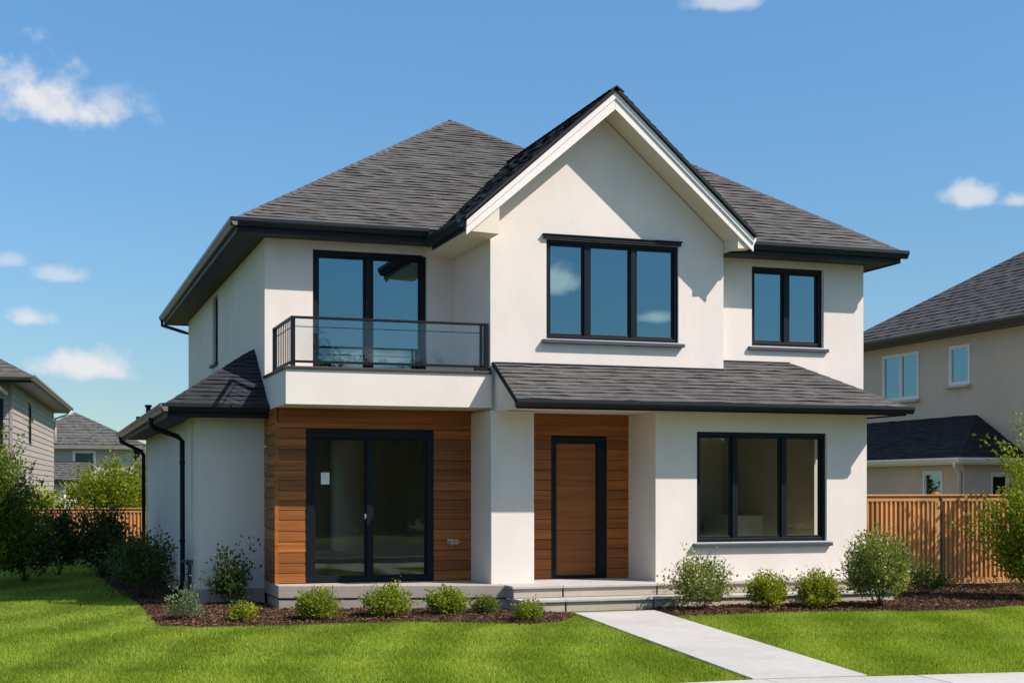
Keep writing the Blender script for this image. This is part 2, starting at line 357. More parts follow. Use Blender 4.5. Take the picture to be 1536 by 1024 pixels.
def edge_dist(poly, x, y):
    d = np.full(x.shape, 1e9)
    for i in range(len(poly)):
        (x1, y1), (x2, y2) = poly[i], poly[(i + 1) % len(poly)]; dx, dy = x2 - x1, y2 - y1
        t = np.clip(((x - x1) * dx + (y - y1) * dy) / (dx * dx + dy * dy + 1e-9), 0, 1)
        d = np.minimum(d, np.hypot(x - x1 - t * dx, y - y1 - t * dy))
    return d
def bed_h(poly, x, y):
    return -.0 + .035 * (1 - np.exp(-edge_dist(poly, x, y) / .35)) + .012 * np.sin(x * 5.1 + y * 2.3) * np.sin(y * 4.3 - x * 1.7)
def np_mesh(name, V, F, m, tint=None, parent=None, smooth=False):
    """V (n,3) float, F (k, c) int"""
    me = bpy.data.meshes.new(name); k, c = F.shape
    me.vertices.add(len(V)); me.vertices.foreach_set('co', np.ascontiguousarray(V, np.float32).ravel())
    me.loops.add(k * c); me.loops.foreach_set('vertex_index', np.ascontiguousarray(F, np.int32).ravel())
    me.polygons.add(k); me.polygons.foreach_set('loop_start', np.arange(0, k * c, c, dtype=np.int32))
    me.polygons.foreach_set('use_smooth', np.full(k, smooth))
    me.update(calc_edges=True); me.materials.append(m)
    if tint is not None:
        at = me.attributes.new('tint', 'FLOAT', 'FACE'); at.data.foreach_set('value', np.clip(tint, 0, 1).astype(np.float32))
    o = bpy.data.objects.new(name, me); C.objects.link(o)
    if parent: o.parent = parent
    return o
def mulch_bed(poly, seed, n, label):
    rg = np.random.default_rng(seed)
    xs = [p[0] for p in poly]; ys = [p[1] for p in poly]; st = .06
    gx = np.arange(min(xs), max(xs) + st, st); gy = np.arange(min(ys), max(ys) + st, st); X, Y = np.meshgrid(gx, gy)
    ins = inside(poly, X, Y); Z = np.where(ins, bed_h(poly, X, Y) + rg.normal(0, .008, X.shape), -.03)
    idx = np.arange(X.size).reshape(X.shape); keep = ins[:-1, :-1] | ins[1:, :-1] | ins[:-1, 1:] | ins[1:, 1:]
    F = np.stack([idx[:-1, :-1], idx[:-1, 1:], idx[1:, 1:], idx[1:, :-1]], -1)[keep]
    o = np_mesh('planting_bed', np.stack([X.ravel(), Y.ravel(), Z.ravel()], 1), F, M['mulch'], smooth=True); tag(o, kind='structure')
    x = rg.uniform(min(xs), max(xs), n * 3); y = rg.uniform(min(ys), max(ys), n * 3); k = inside(poly, x, y) & ((y < 3) | (rg.random(n * 3) < .12)); x, y = x[k][:n], y[k][:n]; n = len(x)
    z = bed_h(poly, x, y) + rg.uniform(.0, .02, n)
    L = rg.uniform(.018, .062, n); W = rg.uniform(.006, .018, n); a = rg.uniform(0, 6.283, n); p = rg.normal(0, .35, n); r = rg.normal(0, .5, n)
    d = np.stack([np.cos(a) * np.cos(p), np.sin(a) * np.cos(p), np.sin(p)], 1); s = np.stack([-np.sin(a) * np.cos(r), np.cos(a) * np.cos(r), np.sin(r)], 1); u = np.cross(d, s)
    c = np.stack([x, y, z], 1); V = []
    for su in (-1, 1):
        for q, w in ((-1, -1), (1, -1), (1, 1), (-1, 1)):
            V.append(c + d * (q * L / 2)[:, None] + s * (w * W / 2)[:, None] + u * (su * .004))
    V = np.stack(V, 1).reshape(-1, 3); base = (np.arange(n) * 8)[:, None, None]
    F = (np.array([(4, 5, 6, 7), (0, 1, 5, 4), (1, 2, 6, 5), (2, 3, 7, 6), (3, 0, 4, 7)])[None] + base).reshape(-1, 4)
    o = np_mesh('mulch', V, F, M['chip'], np.repeat(rg.beta(1.6, 2.2, n), 5)); tag(o, label, 'mulch', kind='stuff')
mulch_bed(BED_L, 1, 16000, 'brown wood chip mulch in the bed along the balcony side of the house')
mulch_bed(BED_R, 2, 15000, 'brown wood chip mulch in the bed under the large ground floor window')

# ---------------------------------------------------------------- lawn blades
def lawn():
    rg = np.random.default_rng(5)
    def region(x0, x1, y0, y1, dens):
        n = int((x1 - x0) * (y1 - y0) * dens); return rg.uniform(x0, x1, n), rg.uniform(y0, y1, n)
    parts = [region(-7.5, 11.5, -11.6, -7.5, 4200), region(-8.5, 15, -7.5, -3.3, 3000), region(-9.5, 0, -3.3, 2, 1900), region(-9.5, -1.8, 2, 12, 700)]
    x = np.concatenate([p[0] for p in parts]); y = np.concatenate([p[1] for p in parts])
    jx = rg.normal(0, .02, len(x)); jy = rg.normal(0, .02, len(x))
    bad = inside(BED_L, x + jx, y + jy) | inside(BED_R, x + jx, y + jy) | inside([PA, PB, PCc, PD], x + jx * .6, y) | ((y > -3.6) & (x > -1.9)) | (y < pave_edge(x) + np.abs(jy) * .3)
    x, y = x[~bad], y[~bad]; n = len(x)
    # mowing passes: blades lie over one way or the other
    th = R(68); s = x * math.sin(th) - y * math.cos(th); across = np.sin(2 * math.pi * s / 1.25 + .9 * np.sin(y * .7 + x * .3) + .5 * np.sin(y * 2.1))
    th2 = R(-18); s2 = x * math.sin(th2) - y * math.cos(th2); across2 = np.sin(2 * math.pi * s2 / 1.3 + .4 * np.sin(x * .8))
    lean = .36 * np.tanh(2.2 * across + rg.normal(0, .8, n)); lean2 = .3 * np.tanh(2 * across2 + rg.normal(0, 1, n))
    patch = np.sin(x * 1.3 + 2 * np.sin(y * .9)) * np.sin(y * 1.7 + 1.5 * np.sin(x * .6)) + .5 * np.sin(x * 4.1 + y * 1.3) * np.sin(y * 3.7 - x * 2.1)
    h = rg.uniform(.024, .042, n) * (1 + .08 * patch); w = rg.uniform(.004, .0068, n) * (1 + .0 * x)
    a = rg.uniform(0, 6.283, n)
    dirx = np.cos(th) * lean + np.cos(th2) * lean2 + rg.normal(0, .38, n); diry = np.sin(th) * lean + np.sin(th2) * lean2 + rg.normal(0, .38, n)
    c = np.stack([x, y, np.full(n, -.004)], 1); sd = np.stack([np.cos(a), np.sin(a), np.zeros(n)], 1) * w[:, None]
    tip = c + np.stack([dirx, diry, np.ones(n)], 1) / np.sqrt(1 + dirx**2 + diry**2)[:, None] * h[:, None] * 1.25
    V = np.stack([c - sd, c + sd, tip], 1).reshape(-1, 3); F = np.arange(3 * n).reshape(-1, 3)
    t = .5 + .12 * patch + .085 * np.tanh(2 * across) + .05 * np.tanh(2 * across2) + rg.normal(0, .2, n) + .5 * (rg.random(n) < .07 + .05 * patch)  # light and dark of the mowing stripes also put into blade colour
    o = np_mesh('lawn_grass', V, F, M['grass'], t); tag(o, 'short mown green grass of the front lawn with faint stripes', 'grass', kind='stuff')
lawn()

# ================================================================ MAIN HOUSE
house = empty('house', (0, 0, 0), 'two-storey cream stucco house with dark hip roofs, steep front gable, balcony and cedar cladding', 'house')
GY = -1.9          # front of the gable bay
# -------- walls
XB = 11.4          # back
def wall_obj(label, *calls, m='stucco', name='wall', parent=house):
    mb = MB()
    for a, k in calls: mb.wall(*a, **k)
    o = mb.obj(name, M[m], parent)
    if label: o['label'] = label
    return o
W_BALC = (.76, 2.63, 3.52, 5.58); W_SIDE = (6.0, 6.86, 4.30, 5.62); W_GAB = (4.0, 6.22, 4.08, 5.60); W_UPR = (7.68, 9.02, 4.12, 5.42)
W_LOW = (6.32, 8.62, .95, 2.67); D_SLIDE = (.47, 2.46, .365, 2.66); D_FRONT = (4.30, 5.24, .365, 2.60)
wall_obj(None, ((0, 3.1, 3.0, 5.72, 0, .25, [W_BALC]), {}), ((.25, 11.4, 3.0, 5.72, 0, .25, [W_SIDE]), dict(axis='y')), ((0, 9.78, .0, 5.7, 11.4, 11.65, [(.1, 2.2, .35, 2.8), (4.2, 8.6, .35, 2.7)]), {}))  # unseen rear openings added to bring light into the rooms
mb = MB(); mb.wall(3.1, 7.01, 2.97, 5.64, GY, GY + .25, [W_GAB], top=False)
GC = 4.93; RZ = 7.85; PG = .885                       # gable ridge x, ridge z, slope
zt = RZ - .30                                          # underside of the ridge at the wall
mb.prism([(3.1, 5.64), (7.01, 5.64), (7.01, zt - PG * (7.01 - GC)), (GC, zt - .02), (3.1, zt - PG * (GC - 3.1))], GY, GY + .25)
mb.f.pop(-7 + 2)                                       # drop the prism's bottom face (it butts on the wall below)
mb.t.pop(-5); mb.s.pop(-5)
mb.wall(GY + .25, 2.0, 2.97, 5.7, 3.1, 3.35, axis='y'); mb.wall(GY + .25, 2.0, 2.97, 5.7, 6.76, 7.01, axis='y')
mb.obj('gable_wall', M['stucco'], house)
UY = -1.6
wall_obj(None, ((7.01, 9.78, 2.97, 5.56, UY, UY + .25, [W_UPR]), {}), ((UY + .25, 11.4, 2.97, 5.56, 9.53, 9.78), dict(axis='y')))
LY = -2.35
mb = MB(); mb.wall(5.62, 9.36, .34, 2.96, LY, LY + .25, [W_LOW]); mb.wall(LY + .25, 11.4, .0, 2.96, 9.11, 9.36, [(-2.1, -1.15, .4, 2.75)], axis='y'); mb.wall(LY + .25, -1.3, .34, 2.96, 5.62, 5.8, axis='y')  # unseen side opening added so sun brightens the front room
mb.obj('wall', M['stucco'], house)
mb = MB(); mb.box(3.07, 3.76, -2.02, -.9, .34, 2.96); mb.obj('pillar', M['stucco'], house, bevel=.012)
# side wing
mb = MB(); mb.wall(-1.0, 0.0, .0, 2.93, 0, .2); mb.wall(.2, 11.2, .0, 2.93, -1.0, -.8, axis='y'); mb.wall(-.8, 0, .0, 2.93, 11.0, 11.2)
mb.box(-1.03, -1.0, 1.0, 1.9, .26, 2.93)
mb.obj('wing_wall', M['stucco'], house)
# -------- cedar cladding
def cladding(mb, x0, x1, z0, z1, y, holes, axis='x', th=.035):
    z = z0
    while z < z1 - .01:
        h = min(.158 + rnd.uniform(-.012, .012), z1 - z)
        segs = [(x0, x1)]
        for hx0, hx1, hz0, hz1 in holes:
            if z < hz1 - .02 and z + h > hz0 + .02:
                segs = [s for a, b in segs for s in ((a, min(b, hx0)), (max(a, hx1), b)) if s[1] - s[0] > .01]
        for a, b in segs:
            cutp = [a, b]
            if b - a > 1.8: cutp.insert(1, a + (b - a) * rnd.uniform(.3, .7))
            for i in range(len(cutp) - 1):
                t = rnd.uniform(.15, .85); e = rnd.uniform(0, .004)
                p, q = cutp[i] + (.002 if i else 0), cutp[i + 1]
                if axis == 'x':
                    mb.hexa([(p, y - e - .007, z + .008), (q, y - e - .007, z + .008), (q, y + th, z + .008), (p, y + th, z + .008), (p, y - e, z + h), (q, y - e, z + h), (q, y + th, z + h), (p, y + th, z + h)], t)
                else:
                    mb.hexa([(y - e - .007, q, z + .008), (y - e - .007, p, z + .008), (y + th, p, z + .008), (y + th, q, z + .008), (y - e, q, z + h), (y - e, p, z + h), (y + th, p, z + h), (y + th, q, z + h)], t)
        z += h
WY = -1.0
mb = MB(); cladding(mb, .035, 3.07, .36, 2.78, WY, [D_SLIDE]); mb.box(0.035, 3.07, WY - .012, WY + .035, 2.785, 2.995, .45)
cladding(mb, WY + .0, -.0, .36, 2.995, 0.0, [], axis='y'); mb.box(-.004, .05, WY - .012, WY - .004 + .0, .36, 2.995, .6)
mb.obj('timber_cladding', M['wood'], house)
mb = MB(); mb.wall(.04, 3.07, .2, 2.995, WY + .036, WY + .16, [D_SLIDE]); mb.box(.04, .12, WY + .161, -.002, .2, 2.995); mb.obj('wall_backing', M['innerdark'], house)
EY = -1.3
mb = MB(); cladding(mb, 3.76, 5.62, .36, 2.62, EY, [D_FRONT]); mb.box(3.76, 5.62, EY - .012, EY + .035, 2.625, 2.955, .5); mb.obj('timber_cladding', M['wood'], house)
mb = MB(); mb.wall(3.76, 5.62, .2, 2.955, EY + .036, EY + .15, [D_FRONT]); mb.obj('wall_backing', M['innerdark'], house)
# -------- inside
mb = MB(); mb.box(5.99, 9.1, 2.2, 2.3, .2, 2.95); mb.box(3.3, 3.42, -.85, 11.3, .2, 2.95); mb.box(5.9, 5.98, -1.2, 4.99, .2, 2.95); mb.box(.3, 9.5, 6.0, 6.1, 3.2, 5.6); mb.box(3.36, 3.46, 2.01, 5.99, 3.2, 5.6); mb.box(7.1, 7.2, -1.3, 5.99, 3.2, 5.6)
mb.box(.05, 9.1, -.8, 11.3, 2.965, 2.99)
mb.obj('interior_wall', M['innerwall'], house)
mb = MB(); mb.box(3.25, 3.295, 1.2, 2.2, .34, 2.3); mb.box(6.35, 6.75, 2.16, 2.195, .34, 2.15); mb.box(7.9, 8.5, 2.16, 2.195, .34, 2.2); mb.box(.26, 9.5, .26, 11.3, 5.62, 5.66)
mb.obj('interior_door', M['innerdark'], house)
mb = MB(); mb.box(7.0, 7.85, 1.5, 2.19, .34, 1.22); mb.box(6.98, 7.88, 1.48, 2.19, 1.222, 1.27); mb.obj('interior_counter', M['whiteframe'], house)
mb = MB(); mb.box(8.55, 9.1, .6, 1.9, .34, 1.3); mb.obj('interior_counter', M['whiteframe'], house)
mb = MB(); mb.box(.06, 9.1, -.83, 11.3, .18, .33); mb.box(5.99, 9.1, -2.09, -.84, .18, .33); mb.box(.3, 9.5, -.6, 11.3, 3.05, 3.12); mb.obj('interior_floor', M['innerfloor'], house)

# -------- windows and doors (frame > pane, sill, head)
def bar_frame(mb, x0, x1, z0, z1, y, d, w, mull=(), mw=.07, wb=None):
    wb = wb or w
    mb.box(x0, x1, y, y + d, z0, z0 + wb); mb.box(x0, x1, y, y + d, z1 - w, z1)
    mb.box(x0, x0 + w, y + .001, y + d - .001, z0 + wb, z1 - w); mb.box(x1 - w, x1, y + .001, y + d - .001, z0 + wb, z1 - w)
    for m_ in mull: mb.box(m_ - mw / 2, m_ + mw / 2, y + .002, y + d - .002, z0 + wb, z1 - w)
def window(name, x0, x1, z0, z1, y, mull, glass, fm='frame', w=.06, mw=.10, parent=house, sash=.035, sill=None, head=None, axis='x', wb=None, M4=None, depth=.11):
    mb = MB(); bar_frame(mb, x0, x1, z0, z1, y, depth, w, mull, mw, wb)
    edges = [x0 + w] + [e for m_ in mull for e in (m_ - mw / 2, m_ + mw / 2)] + [x1 - w]
    zb, ztp = z0 + (wb or w), z1 - w; cells = []
    for i in range(0, len(edges), 2):
        a, b = edges[i], edges[i + 1]; bar_frame(mb, a, b, zb, ztp, y + .03, .05, sash); cells.append((a + sash, b - sash, zb + sash, ztp - sash))
    T = M4 or (Matrix(((0, 1, 0, 0), (1, 0, 0, 0), (0, 0, 1, 0), (0, 0, 0, 1))) if axis == 'y' else None)
    f = mb.obj(name, M[fm], parent, bevel=.004, M=T)
    for a, b, c, d in cells:
        g = MB(); g.box(a - .01, b + .01, y + .05, y + .056, c - .01, d + .01); g.obj('pane', M[glass], f, M=T)
    if sill:
        s_ = MB(); s_.hexa([(x0 - .07, y - .13, z0 - .075), (x1 + .07, y - .13, z0 - .075), (x1 + .07, y + .1, z0 - .075), (x0 - .07, y + .1, z0 - .075), (x0 - .07, y - .13, z0 - .018), (x1 + .07, y - .13, z0 - .018), (x1 + .07, y + .1, z0 - .001), (x0 - .07, y + .1, z0 - .001)])
        s_.obj('sill', M[sill], f, bevel=.006, M=T)
    if head:
        h_ = MB(); h_.box(x0 - .05, x1 + .03, y - .085, y + .03, z1 + .002, z1 + .055); h_.box(x0 - .07, x1 + .05, y - .10, y + .03, z1 + .055, z1 + .075); h_.obj('head_trim', M[head], f, bevel=.005, M=T)
    return f
window('window', *W_GAB[:2], *W_GAB[2:], GY + .0 + .035, (4.68, 5.46), 'glass_up', sill='sill', head='dark', mw=.085, w=.055)
window('window', *W_UPR, UY + .07, (8.355,), 'glass_up', sill='sill', w=.07, mw=.09)
window('window', *W_LOW, LY + .05, (7.0, 7.87), 'glass_low', sill='sill', w=.06, mw=.075)
window('window', *W_SIDE, .06, (), 'glass_up', axis='y', sill='sill')
window('balcony_door', *W_BALC, .08, (1.68,), 'glass_up', w=.085, mw=.10)
sd = window('sliding_door', *D_SLIDE, WY - .02, (1.44,), 'glass_low', w=.11, mw=.08, wb=.07, sash=.03)
mb = MB(); mb.box(1.36, 1.375, WY - .05, WY - .02, 1.32, 1.40); mb.box(1.355, 1.38, WY - .075, WY - .05, 1.34, 1.38); mb.obj('door_handle', M['steel'], sd, bevel=.003)
mb = MB(); mb.box(.70, .83, WY + .024, WY + .027, 1.85, 2.03); mb.obj('paper_notice', M['paper'], sd)
# front door
mb = MB(); x0, x1, z0, z1 = D_FRONT; y = EY - .02
mb.box(x0, x1, y, y + .12, z1 - .09, z1); mb.box(x0, x0 + .08, y + .001, y + .119, z0, z1 - .09); mb.box(x1 - .17, x1, y + .001, y + .119, z0, z1 - .09); mb.box(x0 + .08, x1 - .17, y + .002, y + .12, z0, z0 + .04)
fd = mb.obj('front_door_frame', M['frame'], house, bevel=.005)
mb = MB(); zz = [z0 + .045, z0 + .045 + .72, z1 - .095]
for i in range(2): mb.box(x0 + .085, x1 - .175, y + .045, y + .09, zz[i] + .004, zz[i + 1] - .004, (.35, .6)[i])
mb.obj('front_door', M['doorwood'], fd, bevel=.004)
# tap on the cladding, small pipe fitting at the wing
mb = MB(); mb.box(2.68, 2.86, WY - .03, WY - .013, .92, 1.0); mb.tube([(2.72, WY - .02, .96), (2.72, WY - .09, .96), (2.72, WY - .1, .9)], .014, 8); mb.tube([(2.80, WY - .02, .97), (2.80, WY - .10, .97)], .02, 8); mb.tube([(2.84, WY - .03, .965), (2.90, WY - .06, .965)], .012, 6); mb.obj('garden_tap', M['steel'], house)
mb = MB(); mb.tube([(-1.05, 1.0, .10), (-1.05, 1.0, .55), (-1.10, 1.0, .60)], .03, 8); mb.box(-1.18, -1.0, .93, 1.07, .60, .64); mb.obj('vent_pipe', M['sill'], house)

# -------- roofs
def gutter(mb, a, b, out, h=.11, d=.11):
    """K-style gutter from a to b (points on the eave line), out = horizontal outward direction"""
    a = Vector(a); b = Vector(b); out = Vector(out); prof = [(0, 0), (0, -h), (d * .55, -h), (d * .8, -h * .55), (d, -h * .35), (d, .012), (d - .018, .012), (d - .018, -.012)]
    k = len(mb.v); n = len(prof)
    for p in (a, b):
        for q, z in prof: mb.v.append(tuple(p + out * q + Vector((0, 0, z))))
    for i in range(n):
        j = (i + 1) % n; mb.f.append((k + i, k + j, k + n + j, k + n + i)); mb.t.append(.5); mb.s.append(False)
    mb.f.append(tuple(k + i for i in range(n))); mb.f.append(tuple(k + n + i for i in reversed(range(n)))); mb.t += [.5, .5]; mb.s += [False, False]
def hip_roof(name, x0, x1, y0, y1, ze, pitch, fh=.20, skip=(), parent=house, m='roof', soff='darksoffit', fas='dark', gut='gutter', caps=True, course=.122, M4=None, ridge='y', rd=rnd, thick=.0125, cut=None):
    mb = MB()
    if x1 - x0 <= y1 - y0:
        a = (x1 - x0) / 2; zr = ze + a * pitch; r0 = ((x0 + x1) / 2, y0 + a, zr); r1 = ((x0 + x1) / 2, y1 - a, zr)
        c = [(x0, y0, ze), (x1, y0, ze), (x1, y1, ze), (x0, y1, ze)]
        faces = {'front': [c[0], c[1], r0], 'right': [c[1], c[2], r1, r0], 'back': [c[2], c[3], r1], 'left': [c[3], c[0], r0, r1]}
        hips = [(c[0], r0), (c[1], r0), (c[2], r1), (c[3], r1), (r0, r1)]
    else:
        a = (y1 - y0) / 2; zr = ze + a * pitch; r0 = (x0 + a, (y0 + y1) / 2, zr); r1 = (x1 - a, (y0 + y1) / 2, zr)
        c = [(x0, y0, ze), (x1, y0, ze), (x1, y1, ze), (x0, y1, ze)]
        faces = {'front': [c[0], c[1], r1, r0], 'right': [c[1], c[2], r1], 'back': [c[2], c[3], r0, r1], 'left': [c[3], c[0], r0]}
        hips = [(c[0], r0), (c[1], r1), (c[2], r1), (c[3], r0), (r0, r1)]
    xe = x0
    if cut is not None:                                  # the part left of x = cut is built into another wall: leave its eave out
        xe = cut; ym = GY + .3; p_ = pitch; ap = faces['front'][2]
        faces['front'] = [(cut, y0, ze), c[1], ap, (cut, ap[1] - (ap[0] - cut), ap[2] - (ap[0] - cut) * p_)]; hips = hips[1:]
        faces['left'] = [c[3], (x0, ym, ze)] + faces['left'][2:]
    for k, f in faces.items():
        if k in skip: mb.face(f)
        else: shingle(mb, f, rd, course, thick)
    if caps:
        for a_, b_ in hips: ridge_caps(mb, a_, b_, rd)
    mb.face([(max(x, xe), y, z - .012) for x, y, z in reversed(c)])
    r = mb.obj(name, M[m], parent, M=M4)
    mb = MB(); i = .035; zb = ze - fh
    mb.box(xe + (i if cut is None else 0), x1 - i, y0 + i, y1 - i, zb + .02, ze - .014); mb.obj('soffit', M[soff], r, M=M4)
    mb = MB(); w = .028
    mb.box(xe, x1, y0, y0 + w, zb, ze - .013); mb.box(x0, x1, y1 - w, y1, zb, ze - .013); (mb.box(x0, x0 + w, y0 + w, y1 - w, zb, ze - .013) if cut is None else None); mb.box(x1 - w, x1, y0 + w, y1 - w, zb, ze - .013)
    mb.obj('fascia', M[fas], r, M=M4)
    return r
P1 = .643
main = hip_roof('main_roof', -.5, 9.0, -.5, 12.4, 5.89, P1, skip=('right', 'back'))
mb = MB(); gutter(mb, (-.60, -.502, 5.885), (2.5, -.502, 5.885), (0, -1, 0)); mb.obj('gutter', M['gutter'], main)
mb = MB(); gutter(mb, (-.502, 12.5, 5.885), (-.502, -.60, 5.885), (-1, 0, 0)); mb.obj('gutter', M['palegutter'], main)
RX = 10.17; RY = -2.1; RE = 5.70
side = hip_roof('side_roof', 4.2, RX, RY, 12.0, RE, .70, fh=.19, skip=('left', 'back'), cut=7.03)
mb = MB(); gutter(mb, (7.3, RY - .002, RE - .005), (RX + .1, RY - .002, RE - .005), (0, -1, 0)); mb.obj('gutter', M['gutter'], side)
# gable roof: shell with boxed eaves, then shingles, bargeboards
gx0, gx1 = 2.57, 7.28; GF = GY - .5; ez = RZ - PG * (GC - gx0)
mb = MB()
mb.prism([(gx0, ez - .20), (3.09, ez - .22), (3.09, zt + .02 - PG * (GC - 3.09)), (GC, zt), (7.02, zt + .02 - PG * (7.02 - GC)), (7.02, ez - .22), (gx1, ez - .20), (gx1, ez - .06), (GC, RZ - .06), (gx0, ez - .06)], GF + .03, 5.2)
gr = mb.obj('gable_roof', M['soffit'], house)
for sgn, ex in ((-1, gx0), (1, gx1)):
    A = (ex, ez - .05) if sgn < 0 else (ex, RZ - PG * (gx1 - GC) - .05); zz0 = A[1]
    mb = MB(); poly = [(ex, zz0 - .22), (GC, zt - .02), (GC, RZ - .055), (ex, zz0 - .01)]
    mb.prism(poly if sgn < 0 else poly[::-1], GF, GF + .028)
    poly = [(ex, zz0 - .10), (GC, RZ - .16), (GC, RZ - .056), (ex, zz0 - .011)]
    mb.prism(poly if sgn < 0 else poly[::-1], GF - .022, GF - .001)
    mb.obj('bargeboard', M['trim'], gr, bevel=.004)
mb = MB()
zl, zr_ = RZ - PG * (GC - gx0), RZ - PG * (gx1 - GC)
gf = GF - .06
mb.prism([(gx0 - .03, zl - .05), (GC, RZ - .048), (gx1 + .03, zr_ - .05), (gx1 + .03, zr_ + .004), (GC, RZ + .012), (gx0 - .03, zl + .004)], gf, 5.2)
shingle(mb, [(gx0 - .03, 5.2, zl - .012), (gx0 - .03, gf, zl - .012), (GC, gf, RZ), (GC, 5.2, RZ)], rnd); shingle(mb, [(gx1 + .03, gf, zr_ - .012), (gx1 + .03, 5.2, zr_ - .012), (GC, 5.2, RZ), (GC, gf, RZ)], rnd)
ridge_caps(mb, (GC, gf, RZ), (GC, 5.2, RZ), rnd)
mb.obj('gable_shingles', M['roofdark'], gr)
mb = MB(); gutter(mb, (gx0 - .03, -.5, ez - .03), (gx0 - .03, GF + .02, ez - .03), (-1, 0, 0), .12, .11); mb.box(gx0 - .03, gx0 - .001, GF + .03, -.62, ez - .21, ez - .06); mb.obj('gutter', M['gutter'], gr)
mb = MB(); gutter(mb, (gx1 + .03, GF + .16, zr_ - .03), (gx1 + .03, RY - .12, zr_ - .03), (1, 0, 0), .12, .10); mb.obj('gutter', M['whiteframe'], gr)
# porch roof (lean-to over entrance and ground floor window)
pe, pz, px0, px1 = -2.95, 3.07, 3.15, 9.70; ps = .571
def pzz(y): return pz + (y - pe) * ps
mb = MB()
t_u = UY - pe
shingle(mb, [(px0, pe, pz), (px1, pe, pz), (px1 - t_u, UY, pzz(UY)), (7.02, UY, pzz(UY)), (7.02, GY, pzz(GY)), (px0, GY, pzz(GY))][:2] + [(px1 - (GY - pe), GY, pzz(GY)), (px0, GY, pzz(GY))], rnd)
shingle(mb, [(7.015, GY, pzz(GY)), (px1 - (GY - pe), GY, pzz(GY)), (px1 - t_u, UY, pzz(UY)), (7.015, UY, pzz(UY))], rnd)
shingle(mb, [(px1, pe, pz), (px1, UY, pz), (px1 - t_u, UY, pzz(UY))], rnd)
ridge_caps(mb, (px1, pe, pz), (px1 - t_u, UY, pzz(UY)), rnd, w=.10)
mb.face([(px0, pe, pz - .012), (px0, UY, pz - .012), (px1, UY, pz - .012), (px1, pe, pz - .012)])
pr = mb.obj('porch_roof', M['roof'], house)
mb = MB(); mb.box(px0 + .03, px1 - .03, pe + .03, UY - .01, 2.965, 3.05); mb.box(3.765, 5.615, UY - .01, EY, 2.965, 3.05); mb.obj('soffit', M['soffit'], pr)
mb = MB(); mb.box(px0 + .01, px1, pe, pe + .028, 2.94, 3.056); mb.box(px1 - .028, px1, pe + .028, UY - .02, 2.94, 3.056); mb.obj('fascia', M['dark'], pr)
mb = MB(); gutter(mb, (px0 - .02, pe - .002, pz - .005), (px1 + .09, pe - .002, pz - .005), (0, -1, 0), .10, .11); mb.obj('gutter', M['gutter'], pr)
mb = MB(); mb.v += [(px0, pe + .03, 2.95), (px0, GY - .001, 2.95), (px0, GY - .001, pzz(GY) - .03), (px0, pe + .03, pz - .02)]; k = len(mb.v)
mb.v += [(x + .12, y, z) for x, y, z in mb.v[:]]; mb.f += [(3, 2, 1, 0), (4, 5, 6, 7), (0, 1, 5, 4), (1, 2, 6, 5), (2, 3, 7, 6), (3, 0, 4, 7)]; mb.t += [.5] * 6; mb.s += [False] * 6
mb.obj('gable_end', M['stucco'], pr)
mb = MB(); mb.tube([(px0 - .015, pe - .08, pz - .04), (px0 - .015, GY - .02, pzz(GY) + .0)], .035, 4); mb.box(px0 + .02, 7.0, GY - .035, GY - .002, pzz(GY) - .01, pzz(GY) + .025); mb.box(7.03, px1 - t_u + .02, UY - .03, UY - .002, pzz(UY) - .01, pzz(UY) + .022); mb.obj('flashing', M['dark'], pr)
# wing roof
wx, wy, wz, wp = -1.52, -.42, 3.06, .66
mb = MB(); tz = wz + (-wx) * wp
shingle(mb, [(wx, wy, wz), (0.0, wy, wz), (0.0, wy - wx, tz)], rnd); shingle(mb, [(wx, 11.9, wz), (wx, wy, wz), (0, wy - wx, tz), (0, 11.9, tz)], rnd)
ridge_caps(mb, (wx, wy, wz), (0, wy - wx, tz), rnd, w=.1)
mb.face([(wx, wy, wz - .012), (wx, 11.9, wz - .012), (0, 11.9, wz - .012), (0, wy, wz - .012)]); mb.face([(wx, 11.9, wz), (0, 11.9, wz), (0, 11.9, tz)])
wr = mb.obj('wing_roof', M['roofdark'], house)
mb = MB(); mb.box(wx + .03, -.012, wy + .03, 11.85, 2.92, 3.045); mb.obj('soffit', M['darksoffit'], wr)
mb = MB(); mb.box(wx, .0 - .002, wy, wy + .028, 2.86, 3.046); mb.box(wx, wx + .028, wy + .028, 11.88, 2.86, 3.046); mb.obj('fascia', M['dark'], wr)
mb = MB(); gutter(mb, (wx - .09, wy - .002, wz - .005), (.0, wy - .002, wz - .005), (0, -1, 0)); mb.obj('gutter', M['gutter'], wr)
mb = MB(); gutter(mb, (wx - .002, 11.95, wz - .005), (wx - .002, wy - .11, wz - .005), (-1, 0, 0)); mb.obj('gutter', M['palegutter'], wr)
# downspouts
mb = MB(); mb.tube([(wx - .06, 2.0, 2.97), (wx - .06, 2.0, 2.86), (wx - .0, 2.0, 2.79), (-1.15, 2.0, 2.66), (-1.07, 2.0, 2.58), (-1.065, 2.0, .18), (-1.12, 1.97, .10)], .042, 8)
for z in (.9, 2.2): mb.box(-1.115, -1.0, 1.945, 2.055, z, z + .04)
mb.obj('downspout', M['dark'], house)
mb = MB(); mb.tube([(wx - .06, 11.0, 2.97), (wx - .06, 11.0, 2.86), (-1.12, 11.0, 2.64), (-1.07, 11.0, 2.55), (-1.065, 11.0, .1)], .042, 8); mb.obj('downspout', M['dark'], house)
mb = MB(); mb.tube([(-.56, 12.2, 5.8), (-.56, 12.2, 5.66), (-.12, 11.8, 5.48), (.12, 11.75, 5.40), (.12, 11.72, 4.2)], .04, 8); mb.obj('downspout', M['gutter'], house)
